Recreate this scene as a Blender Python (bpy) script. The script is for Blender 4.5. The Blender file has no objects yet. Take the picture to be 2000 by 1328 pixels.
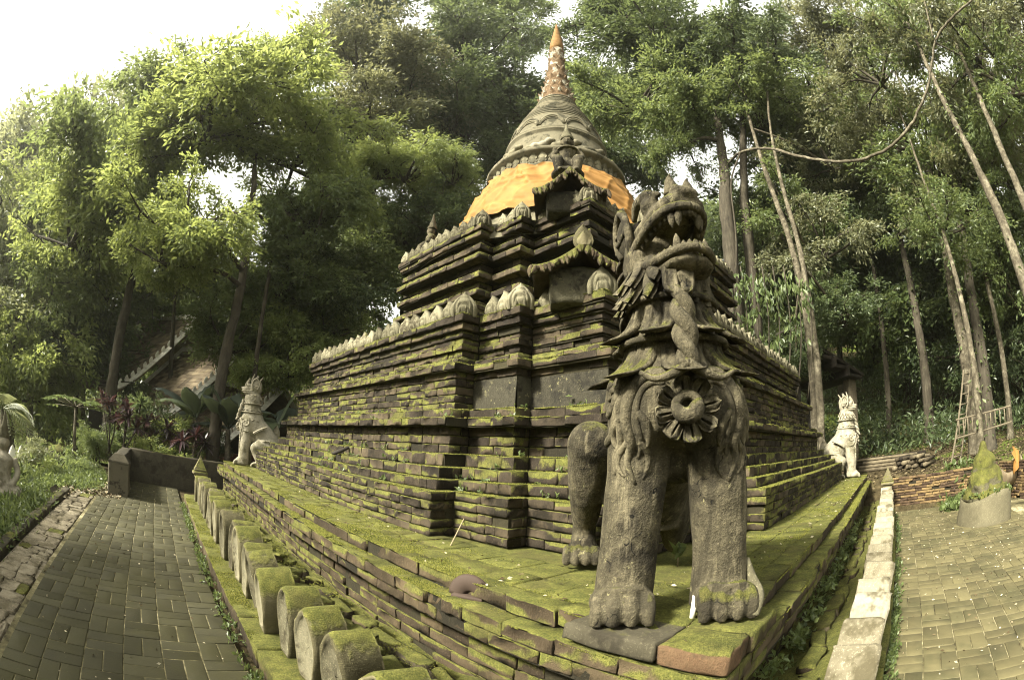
import bpy, math, random
import numpy as np
from mathutils import Matrix, Vector, Euler

SC = bpy.context.scene
COL = SC.collection
PI = math.pi
rng = np.random.default_rng(11)

# ------------------------------------------------------------------ camera (16.6 mm fisheye, as the photograph)
CAM = np.array([-1.54, -0.5, 1.6])
YAW, PITCH, ROLL, FPX = 0.82446, 0.24777, 0.03968, 924.3
_f = np.array([math.cos(PITCH)*math.cos(YAW), math.cos(PITCH)*math.sin(YAW), math.sin(PITCH)])
_r = np.cross(_f, [0, 0, 1]); _r /= np.linalg.norm(_r)
_u = np.cross(_r, _f)
_R = math.cos(ROLL)*_r + math.sin(ROLL)*_u
_U = -math.sin(ROLL)*_r + math.cos(ROLL)*_u
cd = bpy.data.cameras.new('camera')
cam = bpy.data.objects.new('camera', cd); COL.objects.link(cam)
cam.matrix_world = Matrix(((_R[0], _U[0], -_f[0], CAM[0]), (_R[1], _U[1], -_f[1], CAM[1]), (_R[2], _U[2], -_f[2], CAM[2]), (0, 0, 0, 1)))
cd.type = 'PANO'
cd.sensor_fit = 'HORIZONTAL'; cd.sensor_width = 36.0
for holder in (cd, getattr(cd, 'cycles', cd)):
    try:
        holder.panorama_type = 'FISHEYE_EQUISOLID'
        holder.fisheye_lens = FPX/2000*36.0
        holder.fisheye_fov = math.radians(180)
        break
    except (AttributeError, TypeError):
        pass
cd.clip_start = 0.02; cd.clip_end = 2000
SC.camera = cam

# ------------------------------------------------------------------ light: bright hazy sky, soft sun from ahead and to the left
SUN_TO = Vector((-0.75, 0.17, 0.63)).normalized()
w = bpy.data.worlds.new('World'); SC.world = w; w.use_nodes = True
nt = w.node_tree; nt.nodes.clear()
sky = nt.nodes.new('ShaderNodeTexSky'); sky.sky_type = 'NISHITA'; sky.sun_disc = False
sky.sun_elevation = math.asin(SUN_TO.z); sky.sun_rotation = math.atan2(SUN_TO.x, SUN_TO.y)
sky.air_density = 1.6; sky.dust_density = 7.0; sky.ozone_density = 0.4; sky.altitude = 700
hs = nt.nodes.new('ShaderNodeHueSaturation'); hs.inputs['Saturation'].default_value = 0.22
tint = nt.nodes.new('ShaderNodeMix'); tint.data_type = 'RGBA'; tint.blend_type = 'MULTIPLY'
tint.inputs['Factor'].default_value = 1.0; tint.inputs[7].default_value = (1.0, 0.975, 0.86, 1)
bg = nt.nodes.new('ShaderNodeBackground'); bg.inputs['Strength'].default_value = 0.10
wo = nt.nodes.new('ShaderNodeOutputWorld')
nt.links.new(sky.outputs[0], hs.inputs['Color']); nt.links.new(hs.outputs[0], tint.inputs[6])
veil = nt.nodes.new('ShaderNodeMix'); veil.data_type = 'RGBA'; veil.inputs['Factor'].default_value = 0.40; veil.inputs[7].default_value = (4.4, 4.3, 3.85, 1)   # thin even cloud
nt.links.new(tint.outputs[2], veil.inputs[6]); nt.links.new(veil.outputs[2], bg.inputs['Color']); nt.links.new(bg.outputs[0], wo.inputs[0])
sl = bpy.data.lights.new('sun', 'SUN'); sl.energy = 3.6; sl.angle = math.radians(9.0); sl.color = (1.0, 0.95, 0.80)
sun = bpy.data.objects.new('sun', sl); COL.objects.link(sun)
sun.rotation_euler = SUN_TO.to_track_quat('Z', 'Y').to_euler(); sun.location = (-20, 20, 40)
SC.view_settings.view_transform = 'Standard'; SC.view_settings.look = 'None'
SC.view_settings.gamma = 1.0; SC.view_settings.use_curve_mapping = False
SC.view_settings.exposure = 2.25
SC.render.engine = 'CYCLES'
cy = SC.cycles
cy.max_bounces = 6; cy.diffuse_bounces = 3; cy.glossy_bounces = 2; cy.transmission_bounces = 3; cy.transparent_max_bounces = 4; cy.volume_bounces = 1
cy.use_denoising = True
cy.pixel_filter_type = 'BLACKMAN_HARRIS'; cy.filter_width = 1.05
cy.sample_clamp_indirect = 6.0
cy.caustics_reflective = False; cy.caustics_refractive = False

# ------------------------------------------------------------------ geometry helpers
def proj(P):
    """picture position (2000 x 1328) of world points, used only to tell which pieces show largest"""
    P = np.atleast_2d(np.asarray(P, float)) - CAM
    d = np.linalg.norm(P, axis=1); c = P/d[:, None]
    x, y, z = c@_R, c@_U, c@_f
    th = np.arccos(np.clip(z, -1, 1)); r = 2*FPX*np.sin(th/2); h = np.hypot(x, y)+1e-9
    return 1000+x/h*r, 664-y/h*r, d

def in_frame(P, margin=20):
    x, y, d = proj(P)
    return (x > -margin) & (x < 2000+margin) & (y > -margin) & (y < 1328+margin)

def at(px, py, dist):
    """world x, y, z of the point seen at a pixel at a horizontal distance"""
    q = np.array([px-1000.0, 664.0-py]); r = np.hypot(*q)
    th = 2*math.asin(min(r/(2*FPX), 1)); q = q/(r+1e-9)*math.sin(th)
    d = q[0]*_R+q[1]*_U+math.cos(th)*_f
    return CAM+d*dist/np.hypot(d[0], d[1])

def mesh_np(name, V, F, smooth=True, rnd=None, mats=None, fmat=None):
    """V: n x 3, F: list of index arrays (m x k)"""
    V = np.asarray(V, np.float32)
    F = [np.asarray(f, np.int32) for f in F if len(f)]
    me = bpy.data.meshes.new(name)
    me.vertices.add(len(V)); me.vertices.foreach_set('co', V.ravel())
    nl = sum(f.size for f in F); nf = sum(len(f) for f in F)
    me.loops.add(nl); me.loops.foreach_set('vertex_index', np.concatenate([f.ravel() for f in F]))
    tot = np.concatenate([np.full(len(f), f.shape[1], np.int32) for f in F])
    me.polygons.add(nf)
    me.polygons.foreach_set('loop_start', np.concatenate([[0], np.cumsum(tot)[:-1]]).astype(np.int32))
    me.polygons.foreach_set('loop_total', tot)
    if fmat is not None:
        me.polygons.foreach_set('material_index', np.asarray(fmat, np.int32))
    me.polygons.foreach_set('use_smooth', np.full(nf, bool(smooth)))
    me.update(calc_edges=True)
    if rnd is not None:
        a = me.attributes.new('rnd', 'FLOAT', 'POINT'); a.data.foreach_set('value', np.asarray(rnd, np.float32))
    for m in (mats or []): me.materials.append(m)
    return me

class MB:
    """collects shapes that become one mesh"""
    def __init__(s): s.V = []; s.F = {}; s.n = 0; s.r = []
    def add(s, V, F, r=None):
        V = np.asarray(V, float)
        s.V.append(V)
        if isinstance(F, np.ndarray) or (len(F) and isinstance(F[0], (tuple, list))): F = [F] if isinstance(F, np.ndarray) else [np.array([f for f in F if len(f) == k]) for k in sorted({len(f) for f in F})]
        for f in F:
            if len(f): s.F.setdefault(f.shape[1], []).append(f+s.n)
        s.r.append(np.full(len(V), rng.random() if r is None else r)); s.n += len(V)
        return s
    def mesh(s, name, mats=None, smooth=True):
        F = [np.concatenate(s.F[k]) for k in sorted(s.F)]
        return mesh_np(name, np.concatenate(s.V), F, smooth, np.concatenate(s.r), mats)
    def obj(s, name, mat, parent=None, smooth=True, local=False):
        return link(name, s.mesh(name, [mat], smooth), parent, local=local)

def link(name, me, parent=None, loc=None, rot=None, scale=None, local=False):
    o = bpy.data.objects.new(name, me); COL.objects.link(o)
    if loc is not None: o.location = loc
    if rot is not None: o.rotation_euler = rot
    if scale is not None: o.scale = scale
    if parent is not None:
        o.parent = parent
        if not local: o.matrix_parent_inverse = ROOTINV.get(parent.name, Matrix.Identity(4))
    return o
ROOTINV = {}
def thing(name, label, cat, loc=(0, 0, 0), rotz=0.0, group=None, scale=1.0):
    o = bpy.data.objects.new(name, None); COL.objects.link(o)
    o.empty_display_size = 0.2
    o.location = loc; o.rotation_euler = (0, 0, rotz); o.scale = (scale,)*3
    ROOTINV[o.name] = (Matrix.Translation(loc) @ Matrix.Rotation(rotz, 4, 'Z') @ Matrix.Scale(scale, 4)).inverted()
    return tag(o, label, cat, group)
def tag(o, label, cat=None, group=None, kind=None):
    if label: o['label'] = label
    if cat: o['category'] = cat
    if group: o['group'] = group
    if kind: o['kind'] = kind
    return o
def struct(o, label=None):
    o['kind'] = 'structure'
    if label: o['label'] = label
    return o

def rbox(sx, sy, sz, r=0.01, amp=0.0, nx=3, ny=1, nz=1, g=None):
    """box with rounded, slightly uneven edges, centred"""
    g = g or rng
    def coords(s, n):
        h = s/2; rr = min(r, h*0.6)
        return np.concatenate([[-h], np.linspace(-h+rr, h-rr, n+1), [h]])
    X, Y, Z = coords(sx, nx), coords(sy, ny), coords(sz, nz)
    idx = {}; V = []; F = []
    def vid(i, j, k):
        key = (i, j, k)
        if key not in idx: idx[key] = len(V); V.append((X[i], Y[j], Z[k]))
        return idx[key]
    a, b, c = len(X)-1, len(Y)-1, len(Z)-1
    for i in range(a):
        for j in range(b):
            F.append((vid(i, j, 0), vid(i, j+1, 0), vid(i+1, j+1, 0), vid(i+1, j, 0)))
            F.append((vid(i, j, c), vid(i+1, j, c), vid(i+1, j+1, c), vid(i, j+1, c)))
        for k in range(c):
            F.append((vid(i, 0, k), vid(i+1, 0, k), vid(i+1, 0, k+1), vid(i, 0, k+1)))
            F.append((vid(i, b, k), vid(i, b, k+1), vid(i+1, b, k+1), vid(i+1, b, k)))
    for j in range(b):
        for k in range(c):
            F.append((vid(0, j, k), vid(0, j, k+1), vid(0, j+1, k+1), vid(0, j+1, k)))
            F.append((vid(a, j, k), vid(a, j+1, k), vid(a, j+1, k+1), vid(a, j, k+1)))
    V = np.array(V); s = np.array([sx, sy, sz])/2; rr = np.minimum(r, s*0.6)
    inner = np.clip(V, -(s-rr), s-rr); d = V-inner
    n = np.linalg.norm(d/rr, axis=1)
    m = n > 1e-6
    V[m] = inner[m]+d[m]/n[m][:, None]
    if amp: V = V+g.normal(0, amp, V.shape)
    return V, np.array(F)

def box(x0, x1, y0, y1, z0, z1):
    V = np.array([(x, y, z) for x in (x0, x1) for y in (y0, y1) for z in (z0, z1)], float)
    F = np.array([(0, 1, 3, 2), (4, 6, 7, 5), (0, 4, 5, 1), (2, 3, 7, 6), (0, 2, 6, 4), (1, 5, 7, 3)])
    return V, F

def place(V, pos=(0, 0, 0), rz=0.0, s=(1, 1, 1), rx=0.0, ry=0.0):
    V = np.asarray(V)*np.asarray(s, float)
    M = np.array(Euler((rx, ry, rz)).to_matrix())
    return V@M.T+np.asarray(pos, float)

def tube(pts, rad, n=8, cap=True, flat=1.0, twist=0.0):
    """tapered tube through points"""
    P = np.asarray(pts, float); k = len(P)
    R = np.broadcast_to(np.asarray(rad, float), (k,)) if np.ndim(rad) == 0 else np.asarray(rad, float)
    T = np.gradient(P, axis=0); T /= np.linalg.norm(T, axis=1)[:, None]+1e-12
    a = np.array([0, 0, 1.0]) if abs(T[0][2]) < 0.9 else np.array([1.0, 0, 0])
    N = np.cross(T[0], a); N /= np.linalg.norm(N)
    V = []
    for i in range(k):
        N = N-T[i]*(N@T[i]); N /= np.linalg.norm(N)+1e-12
        B = np.cross(T[i], N)
        for j in range(n):
            t = 2*PI*j/n+twist*i
            V.append(P[i]+R[i]*(math.cos(t)*N+flat*math.sin(t)*B))
    F4 = []
    for i in range(k-1):
        for j in range(n):
            F4.append((i*n+j, i*n+(j+1) % n, (i+1)*n+(j+1) % n, (i+1)*n+j))
    F3 = []
    if cap:
        V.append(P[0]); V.append(P[-1]); a, b = k*n, k*n+1
        for j in range(n):
            F3.append((a, (j+1) % n, j)); F3.append((b, (k-1)*n+j, (k-1)*n+(j+1) % n))
    return np.array(V), [np.array(F4)]+([np.array(F3)] if F3 else [])

def spline(pts, n=16):
    """Catmull-Rom through points"""
    P = np.asarray(pts, float); P = np.vstack([2*P[0]-P[1], P, 2*P[-1]-P[-2]])
    out = []; m = len(P)-3
    for s in np.linspace(0, m-1e-6, n):
        i = int(s); t = s-i; a, b, c, d = P[i:i+4]
        out.append(0.5*((2*b)+(-a+c)*t+(2*a-5*b+4*c-d)*t*t+(-a+3*b-3*c+d)*t**3))
    return np.array(out)

def lathe(prof, n=48, a0=0.0, a1=2*PI, fn=None):
    """profile of (r, z) turned about z; fn(angle, r, z) -> r"""
    closed = abs(a1-a0-2*PI) < 1e-6
    A = np.linspace(a0, a1, n+(0 if closed else 1), endpoint=not closed)
    V = []
    for (r, z) in prof:
        for a in A:
            rr = fn(a, r, z) if fn else r
            V.append((rr*math.cos(a), rr*math.sin(a), z))
    m = len(A); F = []
    for i in range(len(prof)-1):
        for j in range(m if closed else m-1):
            F.append((i*m+j, i*m+(j+1) % m, (i+1)*m+(j+1) % m, (i+1)*m+j))
    return np.array(V), np.array(F)

def ellipsoid(c, r, nu=16, nv=10, rz=0.0, ry=0.0, rx=0.0):
    V = []
    for i in range(nv+1):
        t = PI*i/nv
        for j in range(nu):
            p = 2*PI*j/nu
            V.append((math.sin(t)*math.cos(p), math.sin(t)*math.sin(p), math.cos(t)))
    F = [(i*nu+j, (i+1)*nu+j, (i+1)*nu+(j+1) % nu, i*nu+(j+1) % nu) for i in range(nv) for j in range(nu)]
    return place(np.array(V), c, rz, r, rx, ry), np.array(F)

def prism(poly, z0, z1):
    """vertical prism over an xy polygon given counter-clockwise"""
    n = len(poly)
    V = np.array([(x, y, z0) for x, y in poly]+[(x, y, z1) for x, y in poly], float)
    F4 = np.array([(i, (i+1) % n, n+(i+1) % n, n+i) for i in range(n)])
    return V, [F4, np.array([tuple(range(n, 2*n))]), np.array([tuple(range(n-1, -1, -1))])]

def remeshed(name, mb, mat, voxel, parent, smooth_it=4, local=True, disp=0.0, dscale=6.0):
    """fuse overlapping shapes into one continuous carved surface"""
    me = mb.mesh(name)
    t = bpy.data.objects.new('tmp', me); COL.objects.link(t)
    m = t.modifiers.new('r', 'REMESH'); m.mode = 'VOXEL'; m.voxel_size = voxel; m.use_smooth_shade = True
    if smooth_it:
        s = t.modifiers.new('s', 'SMOOTH'); s.iterations = smooth_it; s.factor = 0.5
    dg = bpy.context.evaluated_depsgraph_get()
    res = bpy.data.meshes.new_from_object(t.evaluated_get(dg))
    bpy.data.objects.remove(t); bpy.data.meshes.remove(me)
    res.name = name
    if disp:
        co = np.empty(len(res.vertices)*3, np.float32); res.vertices.foreach_get('co', co); co = co.reshape(-1, 3)
        no = np.empty(len(res.vertices)*3, np.float32); res.vertices.foreach_get('normal', no); no = no.reshape(-1, 3)
        co = co+no*(disp*vnoise(co*dscale))[:, None]
        res.vertices.foreach_set('co', co.astype(np.float32).ravel()); res.update()
    res.materials.clear(); res.materials.append(mat)
    for p in res.polygons: p.use_smooth = True
    return link(name, res, parent, local=local)

_perm = np.random.default_rng(5).random((32, 32, 32))
def vnoise(P):
    """smooth value noise in [-1, 1]"""
    P = np.asarray(P, float); i = np.floor(P).astype(int); f = P-i; f = f*f*(3-2*f)
    o = 0
    for a in (0, 1):
        for b in (0, 1):
            for c in (0, 1):
                wgt = (f[..., 0] if a else 1-f[..., 0])*(f[..., 1] if b else 1-f[..., 1])*(f[..., 2] if c else 1-f[..., 2])
                o = o+wgt*_perm[(i[..., 0]+a) % 32, (i[..., 1]+b) % 32, (i[..., 2]+c) % 32]
    return o*2-1

# ------------------------------------------------------------------ materials
class NB:
    """small node-graph builder"""
    def __init__(s, name):
        s.m = bpy.data.materials.new(name); s.m.use_nodes = True; s.t = s.m.node_tree; s.t.nodes.clear()
        s.out = s.t.nodes.new('ShaderNodeOutputMaterial')
        s.geo = s.t.nodes.new('ShaderNodeNewGeometry')
    def n(s, typ, **kw):
        nd = s.t.nodes.new('ShaderNode'+typ)
        for k, v in kw.items(): setattr(nd, k, v)
        return nd
    def l(s, a, b): s.t.links.new(a, b)
    def val(s, sock, v):
        if isinstance(v, (int, float)): sock.default_value = v
        elif isinstance(v, (tuple, list)): sock.default_value = tuple(v)+((1,) if len(v) == 3 and sock.type == 'RGBA' else ())
        else: s.l(v, sock)
    def noise(s, scale, detail=4, rough=0.6, vec=None, dist=0.0):
        nd = s.n('TexNoise'); nd.inputs['Scale'].default_value = scale; nd.inputs['Detail'].default_value = detail
        nd.inputs['Roughness'].default_value = rough; nd.inputs['Distortion'].default_value = dist
        s.l(vec if vec is not None else s.geo.outputs['Position'], nd.inputs['Vector'])
        return nd.outputs['Fac']
    def math(s, op, a, b=0.0, c=None, clamp=False):
        nd = s.n('Math', operation=op, use_clamp=clamp); s.val(nd.inputs[0], a); s.val(nd.inputs[1], b)
        if c is not None: s.val(nd.inputs[2], c)
        return nd.outputs[0]
    def ramp(s, fac, stops):
        nd = s.n('ValToRGB'); s.l(fac, nd.inputs[0]); e = nd.color_ramp.elements
        while len(e) < len(stops): e.new(0.5)
        for el, (p, c) in zip(e, stops):
            el.position = p; el.color = tuple(c)+(1,) if not isinstance(c, (int, float)) else (c, c, c, 1)
        return nd.outputs[0]
    def mix(s, fac, a, b, mode='MIX'):
        nd = s.n('Mix', data_type='RGBA', blend_type=mode); s.val(nd.inputs[0], fac); s.val(nd.inputs[6], a); s.val(nd.inputs[7], b)
        return nd.outputs[2]
    def sstep(s, x, lo, hi):
        nd = s.n('MapRange', interpolation_type='SMOOTHSTEP'); s.val(nd.inputs[0], x)
        nd.inputs[1].default_value = lo; nd.inputs[2].default_value = hi
        return nd.outputs[0]
    def rnd(s):
        a = s.n('Attribute', attribute_name='rnd'); o = s.n('ObjectInfo')
        return s.math('FRACT', s.math('ADD', a.outputs['Fac'], o.outputs['Random']))
    def up(s):
        sp = s.n('SeparateXYZ'); s.l(s.geo.outputs['Normal'], sp.inputs[0]); return sp.outputs[2]
    def posz(s):
        sp = s.n('SeparateXYZ'); s.l(s.geo.outputs['Position'], sp.inputs[0]); return sp.outputs
    def bump(s, h, strength=0.5, dist=0.02):
        nd = s.n('Bump'); nd.inputs['Strength'].default_value = strength; nd.inputs['Distance'].default_value = dist
        s.l(h, nd.inputs['Height']); return nd.outputs[0]
    def done(s, col, rough=0.9, normal=None, spec=0.25, metallic=0.0):
        b = s.n('BsdfPrincipled'); s.val(b.inputs['Base Color'], col); s.val(b.inputs['Roughness'], rough)
        b.inputs['Specular IOR Level'].default_value = spec; b.inputs['Metallic'].default_value = metallic
        if normal is not None: s.l(normal, b.inputs['Normal'])
        s.l(b.outputs[0], s.out.inputs[0]); return s.m

MOSS = [(0.28, (0.030, 0.034, 0.006)), (0.48, (0.098, 0.104, 0.016)), (0.62, (0.185, 0.182, 0.030)), (0.78, (0.30, 0.285, 0.055))]
def stone(name, cols, moss=0.5, upw=0.6, bscale=9.0, bstr=0.7, grime=None, lichen=0.0, moss_cols=MOSS, fine=70.0, rnd_w=0.6, kk=0.62, streak=False):
    """weathered masonry: cols dark-mid-light; moss gathers on upward faces and in patches"""
    b = NB(name); K = kk
    cols = [tuple(x*K for x in c_) for c_ in cols]; grime = tuple(x*K for x in grime) if grime else None
    moss_cols = [(p_, (c_[0]*.78, c_[1]*.77, c_[2]*1.15)) for p_, c_ in moss_cols]
    A = b.noise(1.1, 3, 0.6); B = b.noise(bscale, 5, 0.65); C = b.noise(fine, 3, 0.7); Dn = b.noise(3.3, 4, 0.7)
    r = b.rnd()
    v = b.math('ADD', b.math('MULTIPLY', r, rnd_w), b.math('MULTIPLY', B, 1.0-rnd_w*0.55))
    base = b.ramp(v, [(0.22, cols[0]), (0.55, cols[1]), (0.95, cols[2])])
    base = b.mix(b.sstep(C, 0.52, 0.75), base, tuple(min(1, c*1.9) for c in cols[1]))
    if grime:
        base = b.mix(b.math('MULTIPLY', b.sstep(Dn, 0.5, 0.62), 0.85), base, grime)
    if lichen:
        L = b.noise(14.0, 6, 0.75)
        base = b.mix(b.math('MULTIPLY', b.sstep(L, 0.66-lichen*0.2, 0.72-lichen*0.2), 0.7), base, (0.21, 0.19, 0.10))
    if streak:
        mp = b.n('Mapping'); b.l(b.geo.outputs['Position'], mp.inputs[0]); mp.inputs['Scale'].default_value = (9, 9, 1.1)
        sk = b.noise(1.0, 5, 0.7, mp.outputs[0])
        base = b.mix(b.math('MULTIPLY', b.sstep(sk, 0.50, 0.62), 0.75), base, tuple(x*.35 for x in cols[1]))
        base = b.mix(b.math('MULTIPLY', b.sstep(sk, 0.44, 0.34), 0.5), base, cols[2])
        vo = b.n('TexVoronoi', feature='DISTANCE_TO_EDGE'); vo.inputs['Scale'].default_value = 3.2; wv = b.n('VectorMath', operation='ADD'); nz_ = b.n('TexNoise'); nz_.inputs['Scale'].default_value = 4.0; b.l(b.geo.outputs['Position'], nz_.inputs['Vector'])
        b.l(b.geo.outputs['Position'], wv.inputs[0]); b.l(nz_.outputs['Color'], wv.inputs[1]); b.l(wv.outputs[0], vo.inputs['Vector'])
        crack = b.math('MULTIPLY', b.sstep(vo.outputs['Distance'], 0.016, 0.004), b.sstep(Dn, 0.48, 0.58))
        base = b.mix(crack, base, tuple(x*.2 for x in cols[0]))
    m = b.math('ADD', b.math('MULTIPLY', b.up(), upw), b.math('ADD', b.math('MULTIPLY', A, 0.95), b.math('ADD', b.math('MULTIPLY', B, 0.40), b.math('MULTIPLY', Dn, 0.45))))
    m = b.math('SUBTRACT', m, 0.275)
    m = b.math('ADD', m, b.math('MULTIPLY', b.math('SUBTRACT', r, 0.5), 0.16))
    mf = b.sstep(m, 1.20-moss, 1.36-moss)
    mc = b.ramp(b.math('ADD', b.math('MULTIPLY', C, 0.55), b.math('MULTIPLY', B, 0.45)), moss_cols)
    mc = b.mix(b.math('MULTIPLY', b.sstep(Dn, 0.46, 0.66), 0.75), mc, b.mix(0.35, (0.052, 0.043, 0.018), mc))
    col = b.mix(mf, base, mc)
    h = b.math('ADD', b.math('MULTIPLY', B, 1.0), b.math('ADD', b.math('MULTIPLY', C, 0.35), b.math('MULTIPLY', mf, b.math('ADD', 0.25, b.math('MULTIPLY', b.noise(160, 2, 0.6), 0.9)))))
    return b.done(col, 0.93, b.bump(h, bstr, 0.02), 0.2)

M = {}
M['brick'] = stone('mossy brick', [(0.016, 0.012, 0.009), (0.048, 0.037, 0.025), (0.13, 0.10, 0.062)], moss=0.50, upw=0.62, grime=(0.018, 0.015, 0.010))
M['platform'] = stone('mossy platform brick', [(0.026, 0.019, 0.012), (0.068, 0.050, 0.030), (0.14, 0.105, 0.06)], moss=0.50, upw=0.56, grime=(0.05, 0.038, 0.02))
M['mortar'] = stone('dark earth mortar', [(0.012, 0.010, 0.007), (0.030, 0.026, 0.015), (0.06, 0.052, 0.026)], moss=0.40, upw=0.75)
M['plaster'] = stone('old dark plaster', [(0.030, 0.027, 0.020), (0.055, 0.050, 0.034), (0.12, 0.11, 0.07)], moss=0.12, upw=0.55, bscale=22, grime=(0.022, 0.02, 0.015), lichen=0.3)
M['petal'] = stone('weathered lotus stucco', [(0.07, 0.062, 0.036), (0.17, 0.155, 0.098), (0.33, 0.30, 0.20)], moss=0.22, upw=0.38, bscale=12, bstr=0.5, grime=(0.06, 0.05, 0.028))
M['bell'] = stone('weathered bell stucco', [(0.065, 0.06, 0.040), (0.15, 0.135, 0.088), (0.27, 0.24, 0.16)], moss=0.14, upw=0.45, bscale=5, bstr=0.4, grime=(0.05, 0.047, 0.028))
M['lion'] = stone('dark weathered lion stone', [(0.028, 0.024, 0.015), (0.108, 0.093, 0.058), (0.29, 0.25, 0.16)], moss=0.33, upw=0.46, bscale=13, bstr=1.0, grime=(0.026, 0.022, 0.015), lichen=0.26, fine=90.0, rnd_w=0.1, streak=True)
M['white'] = stone('pale lion stucco', [(0.22, 0.20, 0.14), (0.43, 0.39, 0.29), (0.62, 0.57, 0.44)], moss=0.02, upw=0.35, bscale=9, bstr=0.35, grime=(0.20, 0.18, 0.11), rnd_w=0.1, kk=0.55)
M['mossrock'] = stone('mossy rock', [(0.05, 0.045, 0.03), (0.11, 0.10, 0.06), (0.2, 0.18, 0.1)], moss=0.62, upw=0.5, bscale=7, bstr=1.0)
M['fence'] = stone('fence stucco', [(0.06, 0.052, 0.026), (0.13, 0.115, 0.062), (0.24, 0.21, 0.12)], moss=0.34, upw=0.50, bscale=14, bstr=0.6, fine=110)
M['concrete'] = stone('stained concrete', [(0.035, 0.031, 0.020), (0.075, 0.066, 0.043), (0.14, 0.125, 0.085)], moss=0.10, upw=0.5, bscale=6, bstr=0.4, grime=(0.035, 0.03, 0.02))
M['redbrick'] = stone('retaining wall brick', [(0.045, 0.030, 0.020), (0.085, 0.055, 0.034), (0.24, 0.165, 0.075)], moss=0.14, upw=0.5, bstr=0.5, rnd_w=0.9)
M['rubble'] = stone('mossy rubble', [(0.035, 0.028, 0.018), (0.10, 0.082, 0.05), (0.2, 0.165, 0.1)], moss=0.42, upw=0.5, bscale=12, bstr=0.9)
M['paleband'] = stone('pale worn paving', [(0.10, 0.085, 0.055), (0.24, 0.205, 0.14), (0.42, 0.37, 0.27)], moss=0.05, upw=0.35, bscale=11, bstr=0.9, grime=(0.13, 0.11, 0.065), rnd_w=0.3)
# ================================================================== setting: terrain and paths
def smooth01(t): t = np.clip(t, 0, 1); return t*t*(3-2*t)
def terrain(x, y):
    x = np.asarray(x, float); y = np.asarray(y, float)
    left = -1.7*smooth01((-3.55-x)/4.5)
    right = smooth01((x-9.95)/0.25)*0.80+np.clip(x-10.2, 0, 12)*0.075+np.clip(x-20, 0, 60)*0.42
    low = smooth01((-3.4-y)/0.3)*(x > 2)*0.0
    back = np.clip(y-15, 0, 15)*0.06*smooth01((x+2)/8)+np.clip(y-26, 0, 60)*0.34*smooth01((x+14)/20)
    far_l = np.clip(-x-22, 0, 60)*0.30
    h = left+np.maximum(right, back)+far_l+low
    flat = (x > -3.5) & (x < 10.0) & (y > -14) & (y < 12.2)
    n = vnoise(np.stack([x*0.35, y*0.35, x*0], -1))*0.16+vnoise(np.stack([x*1.3, y*1.3, x*0+7], -1))*0.05
    return h-0.06+np.where(flat, 0, n)

g1 = np.sinh(np.linspace(-3.6, 3.6, 150)); g1 = g1/g1[-1]
gx, gy = np.meshgrid(2+g1*110, 4+g1*110, indexing='ij')
gz = terrain(gx, gy); n = len(g1)
I = np.arange(n*n).reshape(n, n)
gf = np.stack([I[:-1, :-1], I[1:, :-1], I[1:, 1:], I[:-1, 1:]], -1).reshape(-1, 4)
b = NB('forest floor')
A = b.noise(0.5, 4); B = b.noise(6, 6, 0.7); Cn = b.noise(40, 4, 0.7)
c = b.ramp(B, [(0.3, (0.020, 0.016, 0.008)), (0.55, (0.055, 0.043, 0.022)), (0.8, (0.12, 0.095, 0.05))])
c = b.mix(b.sstep(b.math('ADD', A, b.math('MULTIPLY', Cn, 0.3)), 0.62, 0.74), c, b.ramp(Cn, [(0.3, (0.03, 0.045, 0.010)), (0.7, (0.11, 0.14, 0.025))]))
M['floor'] = b.done(c, 0.95, b.bump(b.math('ADD', B, b.math('MULTIPLY', Cn, 0.6)), 0.9, 0.05), 0.1)
struct(link('ground', mesh_np('ground', np.stack([gx, gy, gz], -1).reshape(-1, 3), [gf], True, mats=[M['floor']])))

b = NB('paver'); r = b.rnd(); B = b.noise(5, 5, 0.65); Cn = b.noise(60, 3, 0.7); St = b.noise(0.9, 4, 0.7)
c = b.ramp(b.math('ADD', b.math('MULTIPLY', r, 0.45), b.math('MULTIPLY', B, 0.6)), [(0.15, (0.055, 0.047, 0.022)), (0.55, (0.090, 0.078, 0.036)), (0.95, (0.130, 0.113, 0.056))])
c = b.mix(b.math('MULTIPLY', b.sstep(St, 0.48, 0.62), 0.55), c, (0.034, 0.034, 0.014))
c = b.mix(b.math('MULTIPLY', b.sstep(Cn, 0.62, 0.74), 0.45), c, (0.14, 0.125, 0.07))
M['paver'] = b.done(c, 0.82, b.bump(b.math('ADD', b.math('MULTIPLY', B, 0.5), Cn), 0.35, 0.006), 0.3)  # right-path copy: sunlit brightness is lifted into the colour
b = NB('grout'); A = b.noise(1.1, 4, 0.7); B = b.noise(13, 4, 0.7)
c = b.ramp(b.math('ADD', b.math('MULTIPLY', A, 0.75), b.math('MULTIPLY', B, 0.4)), [(0.47, (0.028, 0.025, 0.014)), (0.60, (0.13, 0.115, 0.062)), (0.74, (0.36, 0.32, 0.20))])
M['grout'] = b.done(c, 0.95, b.bump(B, 0.5, 0.01), 0.1)

def pick_largest(items, limit=300):
    """indices of the pieces that show largest: items of (position, size)"""
    P = np.array([i[0] for i in items]); s = np.array([i[1] for i in items])
    x, y, d = proj(P); ok = (x > -30) & (x < 2030) & (y > -30) & (y < 1358)
    sc = np.where(ok, s/d, -1); o = np.argsort(-sc)[:limit]
    return set(int(k) for k in o if sc[k] > 0)

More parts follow.
